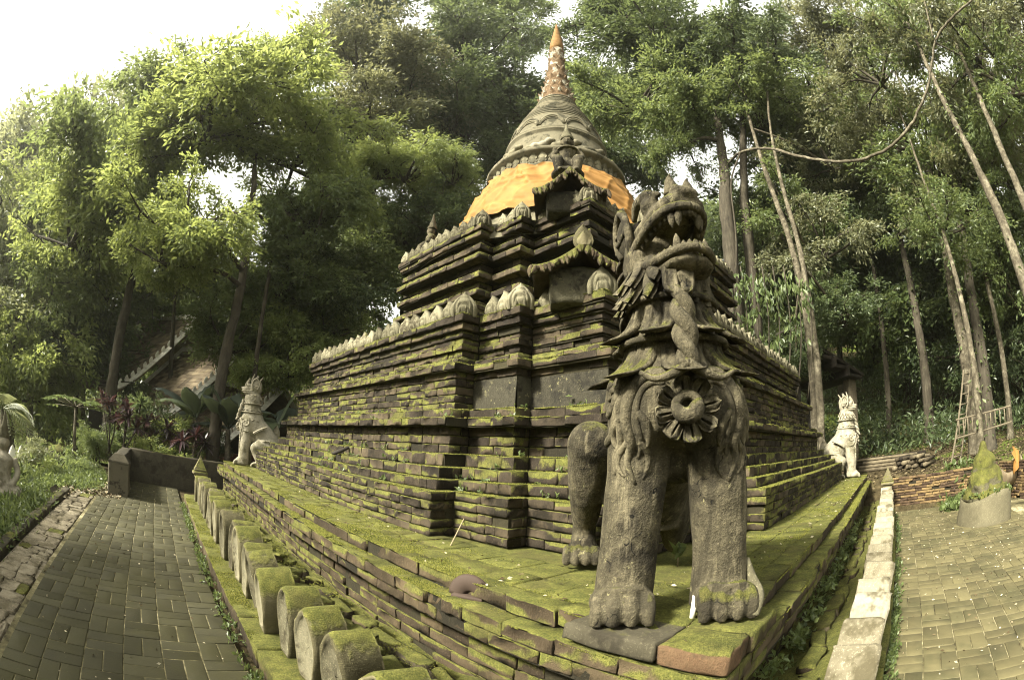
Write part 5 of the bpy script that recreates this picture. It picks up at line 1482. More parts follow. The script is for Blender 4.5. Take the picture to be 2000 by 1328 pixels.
for i, (a, cr) in enumerate((
    ([(60, 860, 30), (62, 700, 30), (75, 560, 31)], [(60, 470, 31, 5.2, 'pale', 0), (10, 560, 29, 4.0, 'pale', 0)]),
    ([(105, 850, 38), (110, 700, 38), (120, 520, 38)], [(110, 400, 38, 6.0, 'pale', 0), (60, 330, 42, 5.0, 'pale', 0)]),
    ([(20, 870, 24), (25, 760, 24), (35, 640, 24)], [(40, 650, 24, 2.6, 'pale', 0), (0, 700, 22, 2.4, 'bright', 1)]),
    ([(160, 850, 34), (165, 700, 34), (175, 560, 34)], [(185, 300, 36, 4.6, 'pale', 0), (165, 520, 33, 4.4, 'bright', 0)]))):
    tree(['broad pale hazy tree near the left edge', 'tallest pale hazy tree beneath the white sky', 'low pale tree at the very left edge above the palm', 'pale hazy tree just left of the tall leafy tree'][i], a, .3, .12, cr, 'palebark', G3)
for k, (lab, a, cr) in enumerate((
    ('leafy mid green tree filling the gap between the two left trunks', [(330, 850, 22), (335, 700, 22), (345, 540, 22)], [(330, 530, 26, 2.4, 'mid', 0), (250, 570, 26, 2.2, 'mid', 0), (420, 560, 25, 2.0, 'mid', 1)]),
    ('dense tree left of the leaning dark trunk', [(150, 850, 24), (152, 720, 24), (150, 600, 24)], [(140, 590, 23, 2.8, 'mid', 1), (90, 660, 22, 2.4, 'bright', 1), (190, 680, 22, 2.2, 'dark', 0), (200, 300, 26, 2.4, 'bright', 0), (100, 400, 28, 2.8, 'bright', 1)]),
    ('dark tree behind the banana leaves', [(520, 830, 20), (525, 700, 20), (540, 600, 20)], [(520, 620, 19, 2.1, 'mid', 0), (450, 660, 18, 1.6, 'mid', 1), (600, 690, 18.5, 1.7, 'mid', 1), (650, 360, 22, 1.9, 'mid', 0), (640, 260, 24, 1.9, 'mid', 1)]))):
    tree(lab, a, .16, .07, cr)
# behind the stupa
for i, (lab, a, r0, cr, bk) in enumerate((
    ('dark tree with straight trunk in the gap left of the stupa tiers', [(712, 640, 22), (716, 520, 22), (725, 360, 23)], .26, [(720, 130, 24, 3.6, 'olive', 0), (690, 240, 23, 3.0, 'olive', 0), (790, 170, 24, 3.0, 'olive', 0), (700, 40, 26, 3.4, 'dark', 1)], 'bark'),
    (None, [(900, 560, 25), (905, 420, 25), (915, 260, 26)], .3, [(910, 90, 27, 4.2, 'dark', 0), (980, 170, 26, 3.4, 'dark', 1), (880, 240, 25, 3.2, 'dark', 0), (960, 20, 28, 3.6, 'mid', 1)], 'bark'),
    (None, [(1040, 560, 28), (1040, 300, 28)], .3, [(1030, 240, 28, 3.8, 'dark', 1), (1000, 330, 27, 3.0, 'dark', 0), (1010, 60, 29, 3.0, 'mid', 0)], 'bark'),
    (None, [(640, 700, 21), (650, 560, 21), (660, 450, 22)], .2, [(650, 470, 22, 2.4, 'mid', 0), (600, 610, 19, 2.1, 'mid', 1), (690, 560, 20, 2.1, 'mid', 0), (570, 700, 17, 1.5, 'bright', 0), (640, 650, 17.5, 1.4, 'bright', 1)], 'bark'),
    (None, [(790, 640, 23), (795, 520, 23), (800, 430, 23)], .2, [(800, 480, 21, 2.1, 'mid', 1), (860, 430, 22, 2.0, 'mid', 0), (730, 450, 21, 1.6, 'mid', 1)], 'bark'),
    (None, [(1180, 500, 24), (1180, 350, 24), (1190, 200, 25)], .26, [(1190, 210, 25, 3.0, 'dark', 0), (1200, 330, 24, 2.6, 'dark', 1), (1130, 330, 26, 2.6, 'mid', 0)], 'bark'))):
    tree(lab or ['', 'dense dark tree with a high crown left of the spire tip', 'dark tree standing directly behind the spire', 'dark bushy tree low between the banana plants and the stupa tiers', 'dark tree just behind the far left guardian on the upper tier', 'dark tree filling the gap between dome and roaring lion'][i], a, r0, .10, cr, bk, G1)
tree('light green bamboo clump leaning out left of the saffron cloth', [(835, 560, 18.5), (835, 440, 18.5), (830, 330, 18.8)], .07, .03, [(800, 330, 18.6, 1.9, 'bamboo', 0), (880, 340, 18.8, 1.5, 'bamboo', 0), (740, 330, 18.4, 1.5, 'bamboo', 0), (850, 430, 18, 1.5, 'dark', 0)], 'palebark', None, 'bamboo_clump')
# big trees right of the spire
tree('large grey-trunked tree behind the roaring lion head', [(1432, 640, 15.5), (1425, 480, 15.5), (1415, 340, 15.7), (1395, 200, 16.2), (1370, 60, 17)], .34, .09,
     [(1290, 80, 17, 2.9, 'dark', 0), (1400, 120, 16.8, 2.6, 'dark', 1), (1240, 200, 17.5, 2.3, 'mid', 0), (1370, 230, 16.4, 1.9, 'mid', 1), (1200, 40, 18, 2.4, 'dark', 0), (1500, 90, 17.5, 2.2, 'dark', 1), (1330, 270, 15.8, 1.3, 'mid', 0)], limbs=7, ivy=900)
tree('second grey trunk close beside the large tree behind the lion head', [(1470, 640, 16.2), (1463, 480, 16.2), (1452, 330, 16.4), (1450, 180, 17), (1440, 40, 18)], .26, .07, [(1480, 230, 17, 1.9, 'mid', 1), (1570, 200, 18, 2.1, 'sparse', 0)])
tree('pale slender trunk curving up from beside the stupa right edge', [(1592, 830, 14), (1575, 620, 14), (1545, 480, 14.2), (1490, 320, 15), (1455, 200, 16), (1420, 70, 17.5), (1400, -30, 19)], .14, .03, [(1540, 400, 16.5, 1.5, 'sparse', 0), (1620, 300, 18, 2.0, 'sparse', 1)], 'palebark')
tree('pale twin trunk with mottled bark next to the dark pavilion', [(1605, 830, 13.4), (1588, 640, 13.4), (1560, 480, 13.6), (1520, 330, 14.2), (1500, 200, 15.2), (1500, 60, 17)], .12, .025, [(1600, 470, 16, 1.5, 'sparse', 1), (1640, 610, 15.2, 1.1, 'dark', 0), (1560, 700, 15.5, .9, 'dark', 1)], 'palebark')
R_T = (
    ('thick leaning trunk crossing the upper right of the picture', [(2060, 800, 10.5), (1990, 520, 10.8), (1920, 350, 11.2), (1840, 190, 12), (1780, 60, 13), (1720, -60, 14.5)], .17, [(1780, 60, 14, 2.0, 'sparse', 0), (1700, 140, 15, 1.9, 'sparse', 1)], 'palebark'),
    ('leaning trunk above the thick one at the upper right', [(2110, 700, 11.5), (2010, 420, 11.8), (1930, 230, 12.4), (1860, 70, 13.4), (1800, -50, 14.5)], .15, [(1880, 90, 14, 2.0, 'sparse', 1), (1960, 150, 14, 1.8, 'sparse', 0)], 'palebark'),
    ('thick grey trunk right behind the leaning ladder', [(1905, 850, 14.6), (1885, 700, 14.6), (1858, 560, 15), (1835, 420, 15.6), (1800, 280, 17), (1750, 140, 18.5), (1700, 10, 20)], .22, [(1830, 330, 17, 2.0, 'sparse', 0), (1760, 260, 18, 2.0, 'sparse', 1)], 'palebark'),
    ('broad grey trunk beside the ladder with parallel ridges', [(1932, 850, 15.2), (1918, 700, 15.2), (1895, 560, 15.6), (1870, 400, 16.4), (1835, 260, 17.5), (1790, 110, 19)], .26, [(1900, 380, 17, 2.0, 'sparse', 1), (1960, 330, 17, 1.9, 'sparse', 0)], 'bark'),
    ('thin pale mottled trunk in front of the lying ladder', [(1918, 862, 11.8), (1905, 740, 11.8), (1885, 620, 12), (1850, 480, 12.6), (1800, 340, 13.5), (1750, 200, 15)], .11, [(1840, 430, 13.4, 1.2, 'sparse', 0)], 'palebark'),
    ('straight dark trunk rising from the shrubs behind the log pile', [(1815, 812, 19), (1800, 680, 19), (1775, 540, 19.6), (1735, 380, 21), (1690, 240, 22.5), (1640, 100, 24)], .24, [(1730, 400, 22, 2.6, 'dark', 0), (1680, 280, 23, 2.4, 'olive', 0)], 'bark'),
    ('thin dark trunk between pavilion and log pile', [(1735, 800, 21), (1725, 660, 21), (1705, 520, 22), (1670, 380, 23), (1630, 220, 24.5)], .15, [(1660, 420, 23, 2.3, 'dark', 1), (1620, 360, 24, 2.3, 'mid', 0)], 'bark'),
    ('slender pale trunk above the wooden trough', [(1972, 800, 16), (1955, 680, 16), (1925, 540, 16.6), (1890, 420, 17.5), (1840, 280, 18.5), (1800, 160, 20)], .12, [(1950, 470, 18, 2.0, 'dark', 0), (1985, 560, 18, 1.9, 'mid', 1)], 'palebark'),
)
for i, (lab, a, r0, cr, bk) in enumerate(R_T): tree(lab, a, r0, .03, cr, bk, None, ivy=(260, 0, 420, 500, 120, 500, 300, 200)[i])
for i, (a, cr) in enumerate((
    ([(1640, 760, 26), (1630, 560, 26), (1610, 400, 27)], [(1600, 90, 22, 2.8, 'olive', 0), (1640, 560, 25, 2.8, 'dark', 0), (1560, 560, 22, 2.4, 'dark', 1)]),
    ([(1770, 760, 26), (1760, 600, 26), (1740, 480, 27)], [(1750, 560, 26, 3.0, 'dark', 1), (1700, 640, 24, 2.6, 'dark', 0), (1800, 640, 24, 2.6, 'mid', 1)]),
    ([(1880, 740, 24), (1870, 620, 24), (1850, 520, 25)], [(1870, 560, 24, 2.5, 'dark', 0), (1940, 640, 22, 2.4, 'dark', 1), (1990, 720, 20, 2.0, 'dark', 0)]),
    ([(1690, 760, 30), (1680, 560, 30), (1650, 300, 31)], [(1650, 230, 28, 3.2, 'olive', 0), (1720, 60, 24, 2.8, 'mid', 0), (1560, 330, 24, 2.6, 'dark', 1), (1500, 450, 22, 2.4, 'dark', 0)]),
    ([(1960, 760, 26), (1940, 560, 26), (1900, 300, 27)], [(1980, 280, 20, 2.5, 'olive', 0), (1890, 250, 22, 2.4, 'mid', 1), (1980, 60, 18, 2.2, 'olive', 0), (1840, 20, 20, 2.4, 'mid', 0)]))):
    tree(['dark tree behind the pavilion with low spreading crown', 'dark tree on the slope straight above the log pile', 'dark tree on the slope right of the ladder trunks', 'tall olive tree whose crown shows under the liana loop', 'tall tree in the upper right corner with olive leaves'][i], a, .2, .08, cr, 'bark', G2)
# unseen trees added on the bank left of the frame to shade the path
for i, (x, y, h, R_) in enumerate(((-9.4, 5.2, 6.0, 2.3), (-8.8, 1.6, 6.2, 2.4), (-10.6, 8.2, 6.0, 2.3), (-8.6, -1.4, 6.2, 2.5))):
    z = gnd(x, y); t = thing('tree', ['second', 'third', 'first', 'fourth'][i]+' unseen added shade tree from the temple side along the left bank', 'tree', (x, y, z), group='unseen shade trees added on the left bank')
    V, F = tube(spline([(x, y, z-.1), (x+.2, y, z+h*.4), (x+.1, y+.2, z+h)], 10), np.linspace(.25, .1, 10), 9); MB().add(V, F).obj('trunk', M['bark'], t)
    link('crown', CR['mid'][0][0], t, (x, y, z+h), (0, 0, x), (R_, R_, R_*.9)); link('branches', CR['mid'][0][1], t, (x, y, z+h), (0, 0, x), (R_, R_, R_*.9))

# liana looping across the upper right
P = [at(1424, 318, 15.3), at(1446, 298, 14.2), at(1500, 290, 12.8), at(1570, 308, 12.0), at(1650, 316, 11.4), at(1720, 298, 11.0), at(1775, 250, 10.8), at(1812, 170, 10.7), at(1825, 90, 10.8), at(1850, 45, 11.0), at(1910, -10, 11.4)]
V, F = tube(spline(P, 90)+np.random.default_rng(4).normal(0, .010, (90, 3)), np.linspace(.048, .030, 90)+.006*np.random.default_rng(5).random(90), 9); lo = thing('liana', 'thick pale liana sagging in a wide loop across the upper right', 'liana', tuple(P[0]))
MB().add(V, F).obj('stem', M['palebark'], lo)
V, F = tube(spline([at(1822, 72, 10.7), at(1812, 30, 10.9), at(1800, -20, 11.2)], 12), .028, 7); MB().add(V, F).obj('side_branch', M['palebark'], lo)
V, F = tube(spline([at(1446, 298, 14.2), at(1428, 360, 14.0), at(1438, 480, 13.6), at(1425, 700, 13)], 24), .030, 7); MB().add(V, F).obj('side_branch', M['bark'], lo)

# shrubs and climbers
def shrub(label, p, R_, kind, group=None, idx=0, cat='shrub', sz=1.0):
    t = thing('shrub', label, cat, (p[0], p[1], p[2]-R_*.55), group=group); me, wd_ = CR[kind][idx % len(CR[kind])]
    link('foliage', me, t, tuple(p), (0, 0, p[0]*3.1), (R_, R_, R_*sz))
    mb = MB(); g = np.random.default_rng(int(abs(p[0]*100)))
    for k in range(4):
        V, F = tube(spline([np.array([p[0], p[1], p[2]-R_]), np.array(p)+g.normal(0, R_*.2, 3), np.array(p)+g.normal(0, R_*.45, 3)], 6), np.linspace(.03, .01, 6), 5); mb.add(V, F)
    mb.obj('stem', M['bark'], t)
    return t
def rosette(label, p, h, n, L, wd, mat, cat='plant', group=None, name='cordyline', heads=3):
    """stemmed plant with heads of strap leaves"""
    t = thing(name, label, cat, tuple(p), group=group); g = np.random.default_rng(int(abs(p[0]*77+p[1]*13)))
    mb = MB(); 
    for k in range(heads):
        top = np.array(p)+[g.normal(0, .22), g.normal(0, .22), h*g.uniform(.55, 1.0)]
        V, F = tube(spline([np.array(p)+g.normal(0, .04, 3), (np.array(p)+top)/2+g.normal(0, .04, 3), top], 6), .022, 6); mb.add(V, F)
        lv = MB()
        for q in range(n):
            a = g.uniform(0, 2*PI); el_ = g.uniform(-.3, 1.25); d = np.array([math.cos(a)*math.cos(el_), math.sin(a)*math.cos(el_), math.sin(el_)])
            side = np.array([-math.sin(a), math.cos(a), 0]); l_ = L*g.uniform(.7, 1.15); V = []
            for f, w_ in ((0, .25), (.3, 1), (.65, .8), (1, .02)):
                c0 = top+d*l_*f-[0, 0, .28*l_*f*f]
                V += [c0-side*wd*w_/2+[0, 0, .2*wd*w_], c0, c0+side*wd*w_/2+[0, 0, .2*wd*w_]]
            F = [(i*3+j, i*3+j+1, (i+1)*3+j+1, (i+1)*3+j) for i in range(3) for j in (0, 1)]
            lv.add(np.array(V), np.array(F))
        lv.obj('foliage', mat, t)
    mb.obj('stem', M['bark'], t)
    return t
for k, (px, py, d, h) in enumerate(((238, 905, 12.6, 1.3), (215, 880, 13.4, 1.4), (262, 880, 13.6, 1.6), (375, 905, 12.6, 1.0), (352, 900, 13.2, 1.1), (300, 900, 13.6, 1.0))):
    q = at(px, py, d); q[2] = gnd(q[0], q[1])+.5
    rosette(['dark red cordyline clump right behind the square pillar', 'dark cordyline with upright heads above the square pillar', 'tall dark cordyline under the temple eave', 'red cordyline over the low wall near the lion', 'dark red cordyline left of the lion behind the low wall', 'low cordyline in the middle behind the dark wall'][k], q, h, 26, .48, .075, LM['red'] if k != 2 else LM['dark'], heads=4)
for k, (px, py, d, R_, kind) in enumerate(((330, 865, 13.8, .95, 'bright'), (190, 875, 14.0, .75, 'mid'), (290, 840, 15, 1.2, 'dark'), (395, 870, 14.6, .8, 'dark'), (80, 905, 13.5, .8, 'pale'), (45, 935, 11.5, .5, 'mid'), (110, 935, 11.5, .5, 'bright'), (160, 925, 12.0, .55, 'mid'), (70, 980, 10, .45, 'mid'))):
    q = at(px, py, d)
    shrub(['bright leafy shrub in the middle behind the dark wall', 'grey green shrub left of the square pillar', 'dark shrub below the temple roof', 'dark leafy bush right beside the far left lion', 'pale flowering shrub by the white boundary stones', 'low green shrub near the seated stone figure', 'fresh green low shrub on the grassy bank', 'rounded low shrub between lantern and pillar', 'small shrub between the two concrete rails'][k], q, R_, kind, idx=k)
# banana plants
def banana(label, p, h, n, seed, L=1.9):
    t = thing('banana_plant', label, 'plant', tuple(p), group='banana plants behind the low wall'); g = np.random.default_rng(seed)
    V, F = tube(spline([p, np.array(p)+[.03, 0, h*.5], np.array(p)+[0, .03, h]], 8), np.linspace(.12, .07, 8), 10); MB().add(V, F).obj('stem', M['palebark'], t)
    for k in range(n):
        a = 2*PI*k/n+g.uniform(-.3, .3); el_ = g.uniform(.25, 1.25); top = np.array(p)+[0, 0, h]
        d = np.array([math.cos(a)*math.cos(el_), math.sin(a)*math.cos(el_), math.sin(el_)]); side = np.array([-math.sin(a), math.cos(a), 0]); V = []; l_ = L*g.uniform(.8, 1.15); m = 12
        for i in range(m+1):
            f = i/m; wdt = .30*math.sin(PI*min(1, max(0, f*1.06-.10))**.8)+.015; c0 = top+d*l_*f-[0, 0, (1.25-el_*.6)*l_*.55*f*f]
            tear = g.normal(0, .03)
            V += [c0-side*wdt+[0, 0, -.10*wdt+tear], c0-side*wdt*.5+[0, 0, .05], c0, c0+side*wdt*.5+[0, 0, .05], c0+side*wdt+[0, 0, -.10*wdt-tear]]
        F = [(i*5+j, i*5+j+1, (i+1)*5+j+1, (i+1)*5+j) for i in range(m) for j in range(4)]
        MB().add(np.array(V), np.array(F)).obj('leaf', LM['banana'], t)
q = at(445, 850, 13.2); q[2] = gnd(q[0], q[1]); banana('banana plant with broad drooping dark leaves behind the far left lion', q, 1.7, 8, 4)
q = at(540, 850, 14.2); q[2] = gnd(q[0], q[1]); banana('banana plant with upright leaves between lion and stupa', q, 1.9, 6, 8)
q = at(380, 850, 13.8); q[2] = gnd(q[0], q[1]); banana('banana plant with hanging leaves in front of the temple roof', q, 1.9, 7, 12)
# papaya
q = at(146, 905, 13.2); q[2] = gnd(q[0], q[1]); t = thing('papaya_tree', 'thin straight papaya tree with a flat star of light leaves', 'tree', tuple(q))
top = at(148, 795, 13.2); V, F = tube([q, (q+top)/2, top], [.06, .05, .04], 8); MB().add(V, F).obj('trunk', M['palebark'], t)
mb = MB(); g = np.random.default_rng(3)
for k in range(13):
    a = 2*PI*k/13; e = top+np.array([math.cos(a)*g.uniform(.5, .8), math.sin(a)*g.uniform(.5, .8), g.uniform(-.05, .35)])
    V, F = tube([top, e], .012, 5); mb.add(V, F)
    lv = MB()
    for j in range(7):
        b_ = a+(j-3)*.42; d = np.array([math.cos(b_), math.sin(b_), -.15]); sd = np.array([-math.sin(b_), math.cos(b_), 0])
        V = np.array([e, e+d*.16+sd*.06, e+d*.36-[0, 0, .03], e+d*.16-sd*.06]); lv.add(V, np.array([(0, 1, 2, 3)]))
    lv.obj('leaf', LM['fern'], t)
mb.obj('leaf_stalk', M['palebark'], t)
# palm at the left edge
q = at(8, 905, 11.5); q[2] = gnd(q[0], q[1]); t = thing('palm', 'pale feathery palm at the left picture edge', 'palm', tuple(q))
top = at(5, 800, 11.5); V, F = tube([q, (q+top)/2, top], [.10, .08, .06], 8); MB().add(V, F).obj('trunk', M['palebark'], t)
for k in range(13):
    a = 2*PI*k/13+.2; g = np.random.default_rng(k); el_ = g.uniform(.2, 1.2); d = np.array([math.cos(a)*math.cos(el_), math.sin(a)*math.cos(el_), math.sin(el_)]); lv = MB(); l_ = 1.15
    rb = [top+d*l_*f-[0, 0, .9*f*f] for f in np.linspace(0, 1, 18)]
    V, F = tube(rb, np.linspace(.016, .004, 18), 5); lv.add(V, F)
    sd = np.array([-math.sin(a), math.cos(a), 0])
    for i in range(3, 18):
        for s in (-1, 1):
            dd = sd*s*.75+d*.5-[0, 0, .35]; dd /= np.linalg.norm(dd); L_ = .42*math.sin(PI*(i/18)*.85+.2)
            V = np.array([rb[i], rb[i]+dd*L_*.5+d*.022, rb[i]+dd*L_-[0, 0, .05], rb[i]+dd*L_*.5-d*.022]); lv.add(V, np.array([(0, 1, 2, 3)]))
    lv.obj('frond', LM['pale'], t)
# climber with large hanging leaves on the twin trunks, right of the lion
cl = thing('climber', 'climbing vine with large hanging light leaves right of the roaring lion', 'vine', tuple(at(1500, 700, 12.8)))
g = np.random.default_rng(21); Ps = []; Ds = []
for k in range(70):
    c0 = at(g.uniform(1405, 1580), g.uniform(530, 680), g.uniform(12.0, 13.2))
    for j in range(9):
        Ps.append(c0+g.normal(0, .10, 3)); Ds.append(g.normal(0, .35, 3)-[0, 0, 1.0])
V, F, r = leaves(np.array(Ps), np.array(Ds), .22, .42, g); link('foliage', mesh_np('foliage', V, [F], False, r, [LM['mid']]), cl)
mb = MB()
for k in range(9):
    x = 1410+k*21; V, F = tube(spline([at(x, 780, 12.8), at(x+8, 640, 12.6), at(x-6, 520, 12.6)], 8), .02, 5); mb.add(V, F)
mb.obj('stem', M['bark'], cl)

# understory on the slopes: shrubs one cannot count
def scatter_field(name, label, n, area, ok, size, mat, clump=26, spread=.55, seed=0, hmax=1.0):
    g = np.random.default_rng(seed); x0, x1, y0, y1 = area; C = []
    while len(C) < n:
        x, y = g.uniform(x0, x1), g.uniform(y0, y1)
        if ok(x, y): C.append((x, y))
    C = np.array(C); z = terrain(C[:, 0], C[:, 1]); k = np.repeat(np.arange(n), clump); hh = g.uniform(hmax*.25, hmax, n)
    P = np.stack([C[k, 0]+g.normal(0, spread, len(k)), C[k, 1]+g.normal(0, spread, len(k)), z[k]+hh[k]*g.random(len(k))], -1)
    D = g.normal(0, .7, P.shape)+[0, 0, .25]
    V, F, r = leaves(P, D, size, .36, g)
    o = link(name, mesh_np(name, V, [F], False, r, [mat])); o['kind'] = 'stuff'; tag(o, label)
    return o
scatter_field('undergrowth', 'dark leafy undergrowth covering the right slope', 1500, (13.5, 34, -14, 16), lambda x, y: x > 14.5+.25*abs(y+4) or y > 8, .24, LM['dark'], 34, .5, 1, 1.4)
scatter_field('undergrowth', 'dark leafy undergrowth behind the stupa', 1500, (-3, 22, 13.5, 34), lambda x, y: y > 14 and not (-6 < x < 3.8 and y < 27.5), .24, LM['dark'], 34, .5, 2, 1.6)
scatter_field('undergrowth', 'mixed garden undergrowth on the lower left bank', 700, (-16, -4.2, 6, 30), lambda x, y: not (-6 < x < 4 and y > 15), .17, LM['mid'], 30, .35, 3, .6)
scatter_field('grass', 'short bright grass on the bank left of the path', 2600, (-6.5, -3.0, 3, 11.5), lambda x, y: x < -3.55 or y > 8.8, .10, LM['fern'], 22, .12, 4, .16)
# far wall of forest
g = np.random.default_rng(77); Ps = []; Ds = []
for k in range(330):
    a = g.uniform(-.35, 2.05); d = g.uniform(34, 62); x, y = CAM[0]+math.cos(a)*d, CAM[1]+math.sin(a)*d
    if a > 1.72: zmax = 6
    elif a > 1.25: zmax = 9
    else: zmax = 17
    c0 = np.array([x, y, gnd(x, y)+g.uniform(.5, zmax)]); R_ = g.uniform(2.0, 3.6)
    off = g.normal(0, 1, (330, 3)); off /= np.linalg.norm(off, axis=1)[:, None]; off *= g.random((330, 1))**.4
    Ps.append(c0+off*R_*[1, 1, .8]); Ds.append(off+g.normal(0, .5, off.shape)-[0, 0, .3])
V, F, r = leaves(np.concatenate(Ps), np.concatenate(Ds), .62, .5, g)
o = link('treeline', mesh_np('treeline', V, [F], False, r, [LM['mid']])); o['kind'] = 'stuff'; tag(o, 'far wall of dark forest closing the view behind the stupa')

# ---- small growth: weeds on the masonry, litter on the ground
def weeds(name, label, pts, size, n, mat, seed):
    g = np.random.default_rng(seed); P = np.repeat(np.array(pts), n, axis=0)+g.normal(0, 1, (len(pts)*n, 3))*[size*.5, size*.5, size*.25]
    D = g.normal(0, .8, P.shape)+[0, 0, .7]; V, F, r = leaves(P, D, size, .55, g)
    o = link(name, mesh_np(name, V, [F], False, r, [mat])); o['kind'] = 'stuff'; tag(o, label); return o
g = np.random.default_rng(9)
pts = [(-1.0+g.normal(0, .02), g.uniform(.3, 9.2), .015) for k in range(150)]
weeds('weeds', 'small green weeds growing along the foot of the left petal fence', pts, .045, 9, LM['fern'], 1)
pts = [(g.uniform(.2, 9.3), -.71+g.normal(0, .02), .02) for k in range(110)]+[(g.uniform(.2, 3.0), -.70+g.normal(0, .02), .04) for k in range(60)]
weeds('weeds', 'small green weeds along the foot of the right petal fence', pts, .05, 10, LM['fern'], 2)
pts = [(g.uniform(.1, 6.0), .02+g.normal(0, .04), g.uniform(.1, .5)) for k in range(160)]+[(g.uniform(.0, 9), g.normal(.05, .08), .14) for k in range(160)]
weeds('weeds', 'tiny ferns sprouting from the shaded platform wall at the right', pts, .05, 10, LM['mid'], 3)
pts = []
for k in range(70):
    z = g.choice([1.27, 1.37, 1.48, 1.61, 1.99, 2.09, 2.61]); dd = {1.27: .02, 1.37: .15, 1.48: .3, 1.61: .46, 1.99: .46, 2.09: .62, 2.61: .8}[float(z)]
    pts.append((.82+dd+.02, g.uniform(3.4, 7.0), z) if g.random() < .55 else ((1.08+dd+.02, g.uniform(2.6, 3.2), z) if g.random() < .5 else (1.29+dd+.02, g.uniform(1.8, 2.5), z)))
weeds('weeds', 'little plants rooted on the brick ledges of the stupa', pts, .05, 7, LM['fern'], 4)
for k, (px, py, d, lab) in enumerate(((1325, 1080, 2.35, 'small leafy seedling between the fore legs of the roaring lion'), (1120, 775, 4.6, 'seedling growing from the plaster panel beside the lion'), (1035, 905, 4.8, 'seedling on the brick step left of the lion'))):
    q = at(px, py, d); t = thing('seedling', lab, 'plant', tuple(q)); gg = np.random.default_rng(k)
    P = np.repeat(q[None], 9, 0)+gg.normal(0, .02, (9, 3)); D = gg.normal(0, .8, (9, 3))+[0, 0, .35]
    V, F, r = leaves(P, D, .07, .6, gg); link('foliage', mesh_np('foliage', V, [F], False, r, [LM['fern']]), t)
    V, F = tube([q-[0, 0, .07], q+[0, 0, .01]], .004, 5); MB().add(V, F).obj('stem', M['stick'], t)
pts = [(7.3+.46*math.cos(a), -2.55+.46*math.sin(a), .48) for a in g.uniform(0, 2*PI, 70)]
fo = weeds('foliage', None, pts, .09, 7, LM['fern'], 6); fo.parent = pl; fo.matrix_parent_inverse = ROOTINV[pl.name]
pts = [at(g.uniform(1850, 1960), g.uniform(862, 885), g.uniform(10.6, 12.0)) for k in range(160)]
for q in pts: q[2] = gnd(q[0], q[1])+.1
weeds('ferns', 'light green ferns on the slope above the retaining wall', pts, .16, 8, LM['fern'], 7)
def litter(name, label, n, area, zf, size, mat, seed, ok=None):
    g = np.random.default_rng(seed); x = g.uniform(area[0], area[1], n); y = g.uniform(area[2], area[3], n)
    if ok is not None: m = ok(x, y); x, y = x[m], y[m]
    P = np.stack([x, y, zf(x, y)], -1); D = g.normal(0, 1, P.shape)*[1, 1, .12]
    V, F, r = leaves(P, D, size, .5, g, .15); o = link(name, mesh_np(name, V, [F], False, r, [mat])); o['kind'] = 'stuff'; tag(o, label); return o
b = NB('dry fallen leaf'); r = b.rnd(); M['dry'] = b.done(b.ramp(r, [(.2, (.06, .042, .02)), (.5, (.17, .135, .075)), (.85, (.38, .34, .24))]), .8, None, .2)
b = NB('brown leaf mulch'); r = b.rnd(); M['mulch'] = b.done(b.ramp(r, [(.2, (.022, .016, .009)), (.6, (.065, .05, .028)), (.95, (.15, .12, .068))]), .85, None, .15)
litter('fallen_leaves', 'pale fallen leaves and petals scattered over the bright pavement', 2600, (0, 9.9, -9, -.7), lambda x, y: x*0+.006, .035, M['dry'], 1, lambda x, y: ~((y < -3.42) & (x > 6.4)))
litter('fallen_leaves', 'small fallen leaves scattered over the dark path', 420, (-2.9, -1.0, -1, 11.2), lambda x, y: x*0+.006, .03, M['dry'], 2)
litter('fallen_leaves', 'leaf litter covering the slope behind the retaining wall', 15000, (10.1, 19, -9, 6), lambda x, y: terrain(x, y)+.02, .085, M['mulch'], 3)
litter('fallen_leaves', 'small leaves and twigs on the mossy platform', 260, (.05, 10, .05, .85), lambda x, y: x*0+.862, .03, M['dry'], 4)
litter('fallen_leaves', 'small leaves lying on the left walk of the platform', 200, (.16, .78, .9, 10), lambda x, y: x*0+.862, .03, M['dry'], 5)
litter('fallen_leaves', 'dry leaves along the grassy bank', 900, (-3.6, -2.3, 7.6, 9.6), lambda x, y: x*0+.01, .08, M['dry'], 6, lambda x, y: (y > 8.5) | (x < -3.3))

